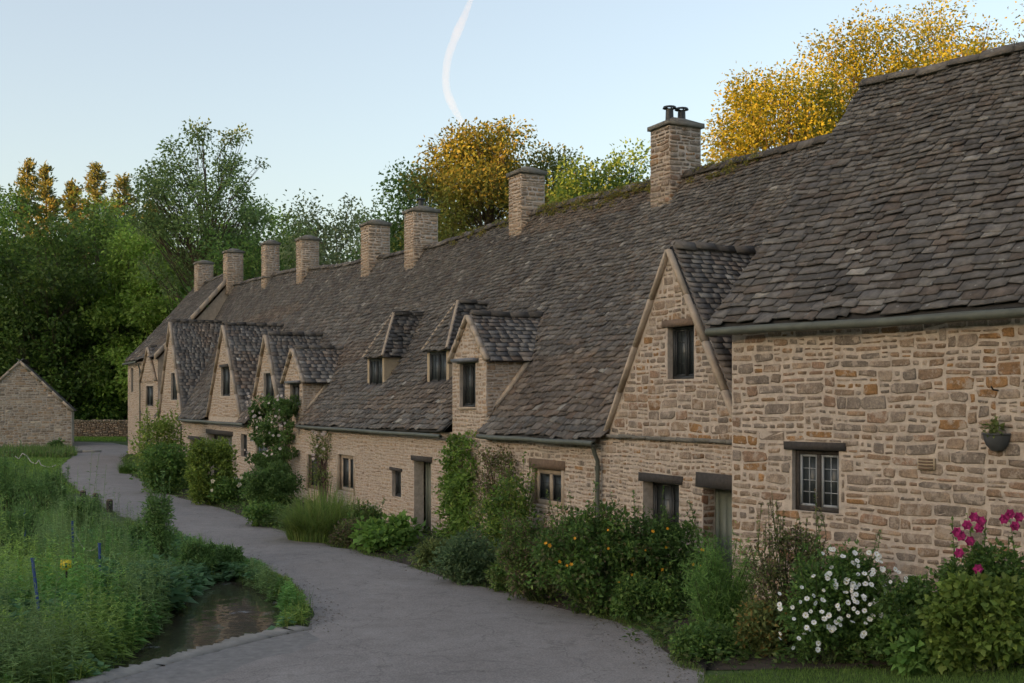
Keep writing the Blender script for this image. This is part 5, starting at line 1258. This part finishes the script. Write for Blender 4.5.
for (x, yb), lb_ in zip([(83, 502), (95.5, 505), (109.5, 512)], ['stubby timber bollard, the farthest of three beside the lane', 'stubby timber bollard between two others beside the lane', 'stubby timber bollard, the closest of three to the stream']):
    p = G(x, yb); h = .36; o = empty('timber_bollard', tuple(p)); tag(o, lb_, 'bollard', 'timber bollards beside the lane')
    bar('shaft', [p+[0, 0, -.1], p+[0, 0, h*.5], p+[0, 0, h]], .10, M_WOOD, None, None, parent=o, n=9); bar('top', [p+[0, 0, h-.001], p+[0, 0, h+.04]], [.10, .07], M_WOODB, None, None, parent=o, n=9)
rp = [(15, 456), (19, 459), (22.5, 453), (27, 456), (31, 462), (36, 464), (39, 460), (41, 465), (49, 468), (56, 465)]
bar('slack_rope', [((x-512)/FPX*62., 62., max(.03, CAMZ-(y-HORY)/FPX*62.)) for x, y in np.stack([np.interp(np.linspace(0, 9, 40), range(10), [q[k] for q in rp]) for k in (0, 1)], 1)], .028, M_ROPE, 'loose pale rope looping across the lawn before the barn', 'rope', n=5)
# hanging basket
bt = a_win(987, 1012, 434, 449); tm = (bt[0]+bt[1])/2; hb = empty('hanging_basket', tuple(MA(tm, 0, bt[2]))); tag(hb, 'grey half round planter hanging from a bracket on the near wall', 'planter')
th = np.linspace(0, math.pi, 13); V = []; rr = (bt[1]-bt[0])/2
for f, z in [(1.0, bt[3]), (.97, bt[3]-.06), (.8, bt[2]+.05), (.45, bt[2]-.02)]:
    for a in th: V.append(MA(tm+rr*f*math.cos(a), -.035-rr*1.1*f*math.sin(a), z))
F = [[k*13+i, k*13+i+1, (k+1)*13+i+1, (k+1)*13+i] for k in range(3) for i in range(12)]+[[39+i, 39+i+1, 39+i+2, 39+11-i] for i in range(0, 1)]
mesh('bowl', V, np.array(F), M_POT, hb)
mesh('soil', [MA(tm+rr*.95*math.cos(a), -.035-rr*1.05*math.sin(a), bt[3]-.02) for a in th]+[MA(tm, -.035, bt[3]-.01)], np.array([[i, i+1, 13] for i in range(12)]), M_SOIL, hb)
b = MB(); b.tube([MA(tm+rr*math.cos(a), -.035-rr*1.1*math.sin(a), bt[3]) for a in th], .014, 6); b.build('rim', M_POT, hb)
b = MB(); b.tube([MA(tm, -.03, bt[3]+.55), MA(tm, -.14, bt[3]+.56), MA(tm, -.18, bt[3]+.60)], .012, 6); b.build('bracket', M_IRON, hb)
Vs, Cs = clump_leaves(MA(tm, -.15, bt[3]+.06), .12, 90, .07, OLIVE); v2 = leaf_quads(MA(tm, -.12, 0)+np.stack([R.normal(0, .025, 60), R.normal(0, .02, 60), bt[3]+.2*R.random(60)], 1), R.normal(size=(60, 3))+np.array([0, 0, .8]), R.normal(size=(60, 3)), np.full(60, .06), np.full(60, .02))
leaf_mesh('sprig', np.concatenate([Vs, v2]), np.concatenate([Cs, pal_cols(60, OLIVE)]), hb)
# moss cushions on the ridge of the gabled and dormer cottages
for par, t0, t1, nn in ((B, 4.4, 6.9, 30), (B, 8.4, 10, 34), (Cc, 10, 14.6, 80), (Cc, 16, 20.5, 26)):
    Vs, Cs = [], []
    for i in range(nn):
        t = R.uniform(t0, t1); ds = -abs(R.normal(0, .14)); c = M(t, HD+ds, zr(t)+.10+ds*1.25)
        v, cc = clump_leaves(c, R.uniform(.05, .16), 60, .05, [(.12, .11, .025), (.10, .105, .025), (.14, .10, .03)], flat=.5); Vs.append(v); Cs.append(cc)
    leaf_mesh('ridge_moss', np.concatenate(Vs), np.concatenate(Cs), [c for c in par.children if c.name.startswith('roof')][0], kind='stuff')

# ------------------------------------------------------------------ vapour trail
cp = [(458, 150, ), (465, 128), (452, 105), (444, 85), (446, 62), (456, 35), (468, 8), (478, -25), (490, -60)]
Yc = 3000.
P = np.array([((x-512)/FPX*Yc, Yc, CAMZ+(HORY-y)/FPX*Yc) for x, y in cp]); P = resample(P, 60); 
for _ in range(6): P[1:-1] = (P[:-2]+P[1:-1]*2+P[2:])/4
f = np.linspace(0, 1, 60); rad_ = .95*(3.5+9*np.sin(np.pi*np.clip(f*1.1, 0, 1)))*(1+.25*(vnoise(f*14, f*0, 51)-.5))
b = MB(); b.tube(P, rad_, 12)
m, n_, bs = newmat('vapour'); n_.nodes.remove(bs); v = nd(n_, 'ShaderNodeVolumePrincipled'); v.inputs['Color'].default_value = (1, 1, 1, 1); v.inputs['Density'].default_value = .0075; v.inputs['Anisotropy'].default_value = 0.0
n_.links.new(v.outputs[0], n_.nodes['Material Output'].inputs['Volume'])
o = b.build('vapour_trail', m); tag(o, 'thin white vapour trail curving down the sky', 'vapour trail')
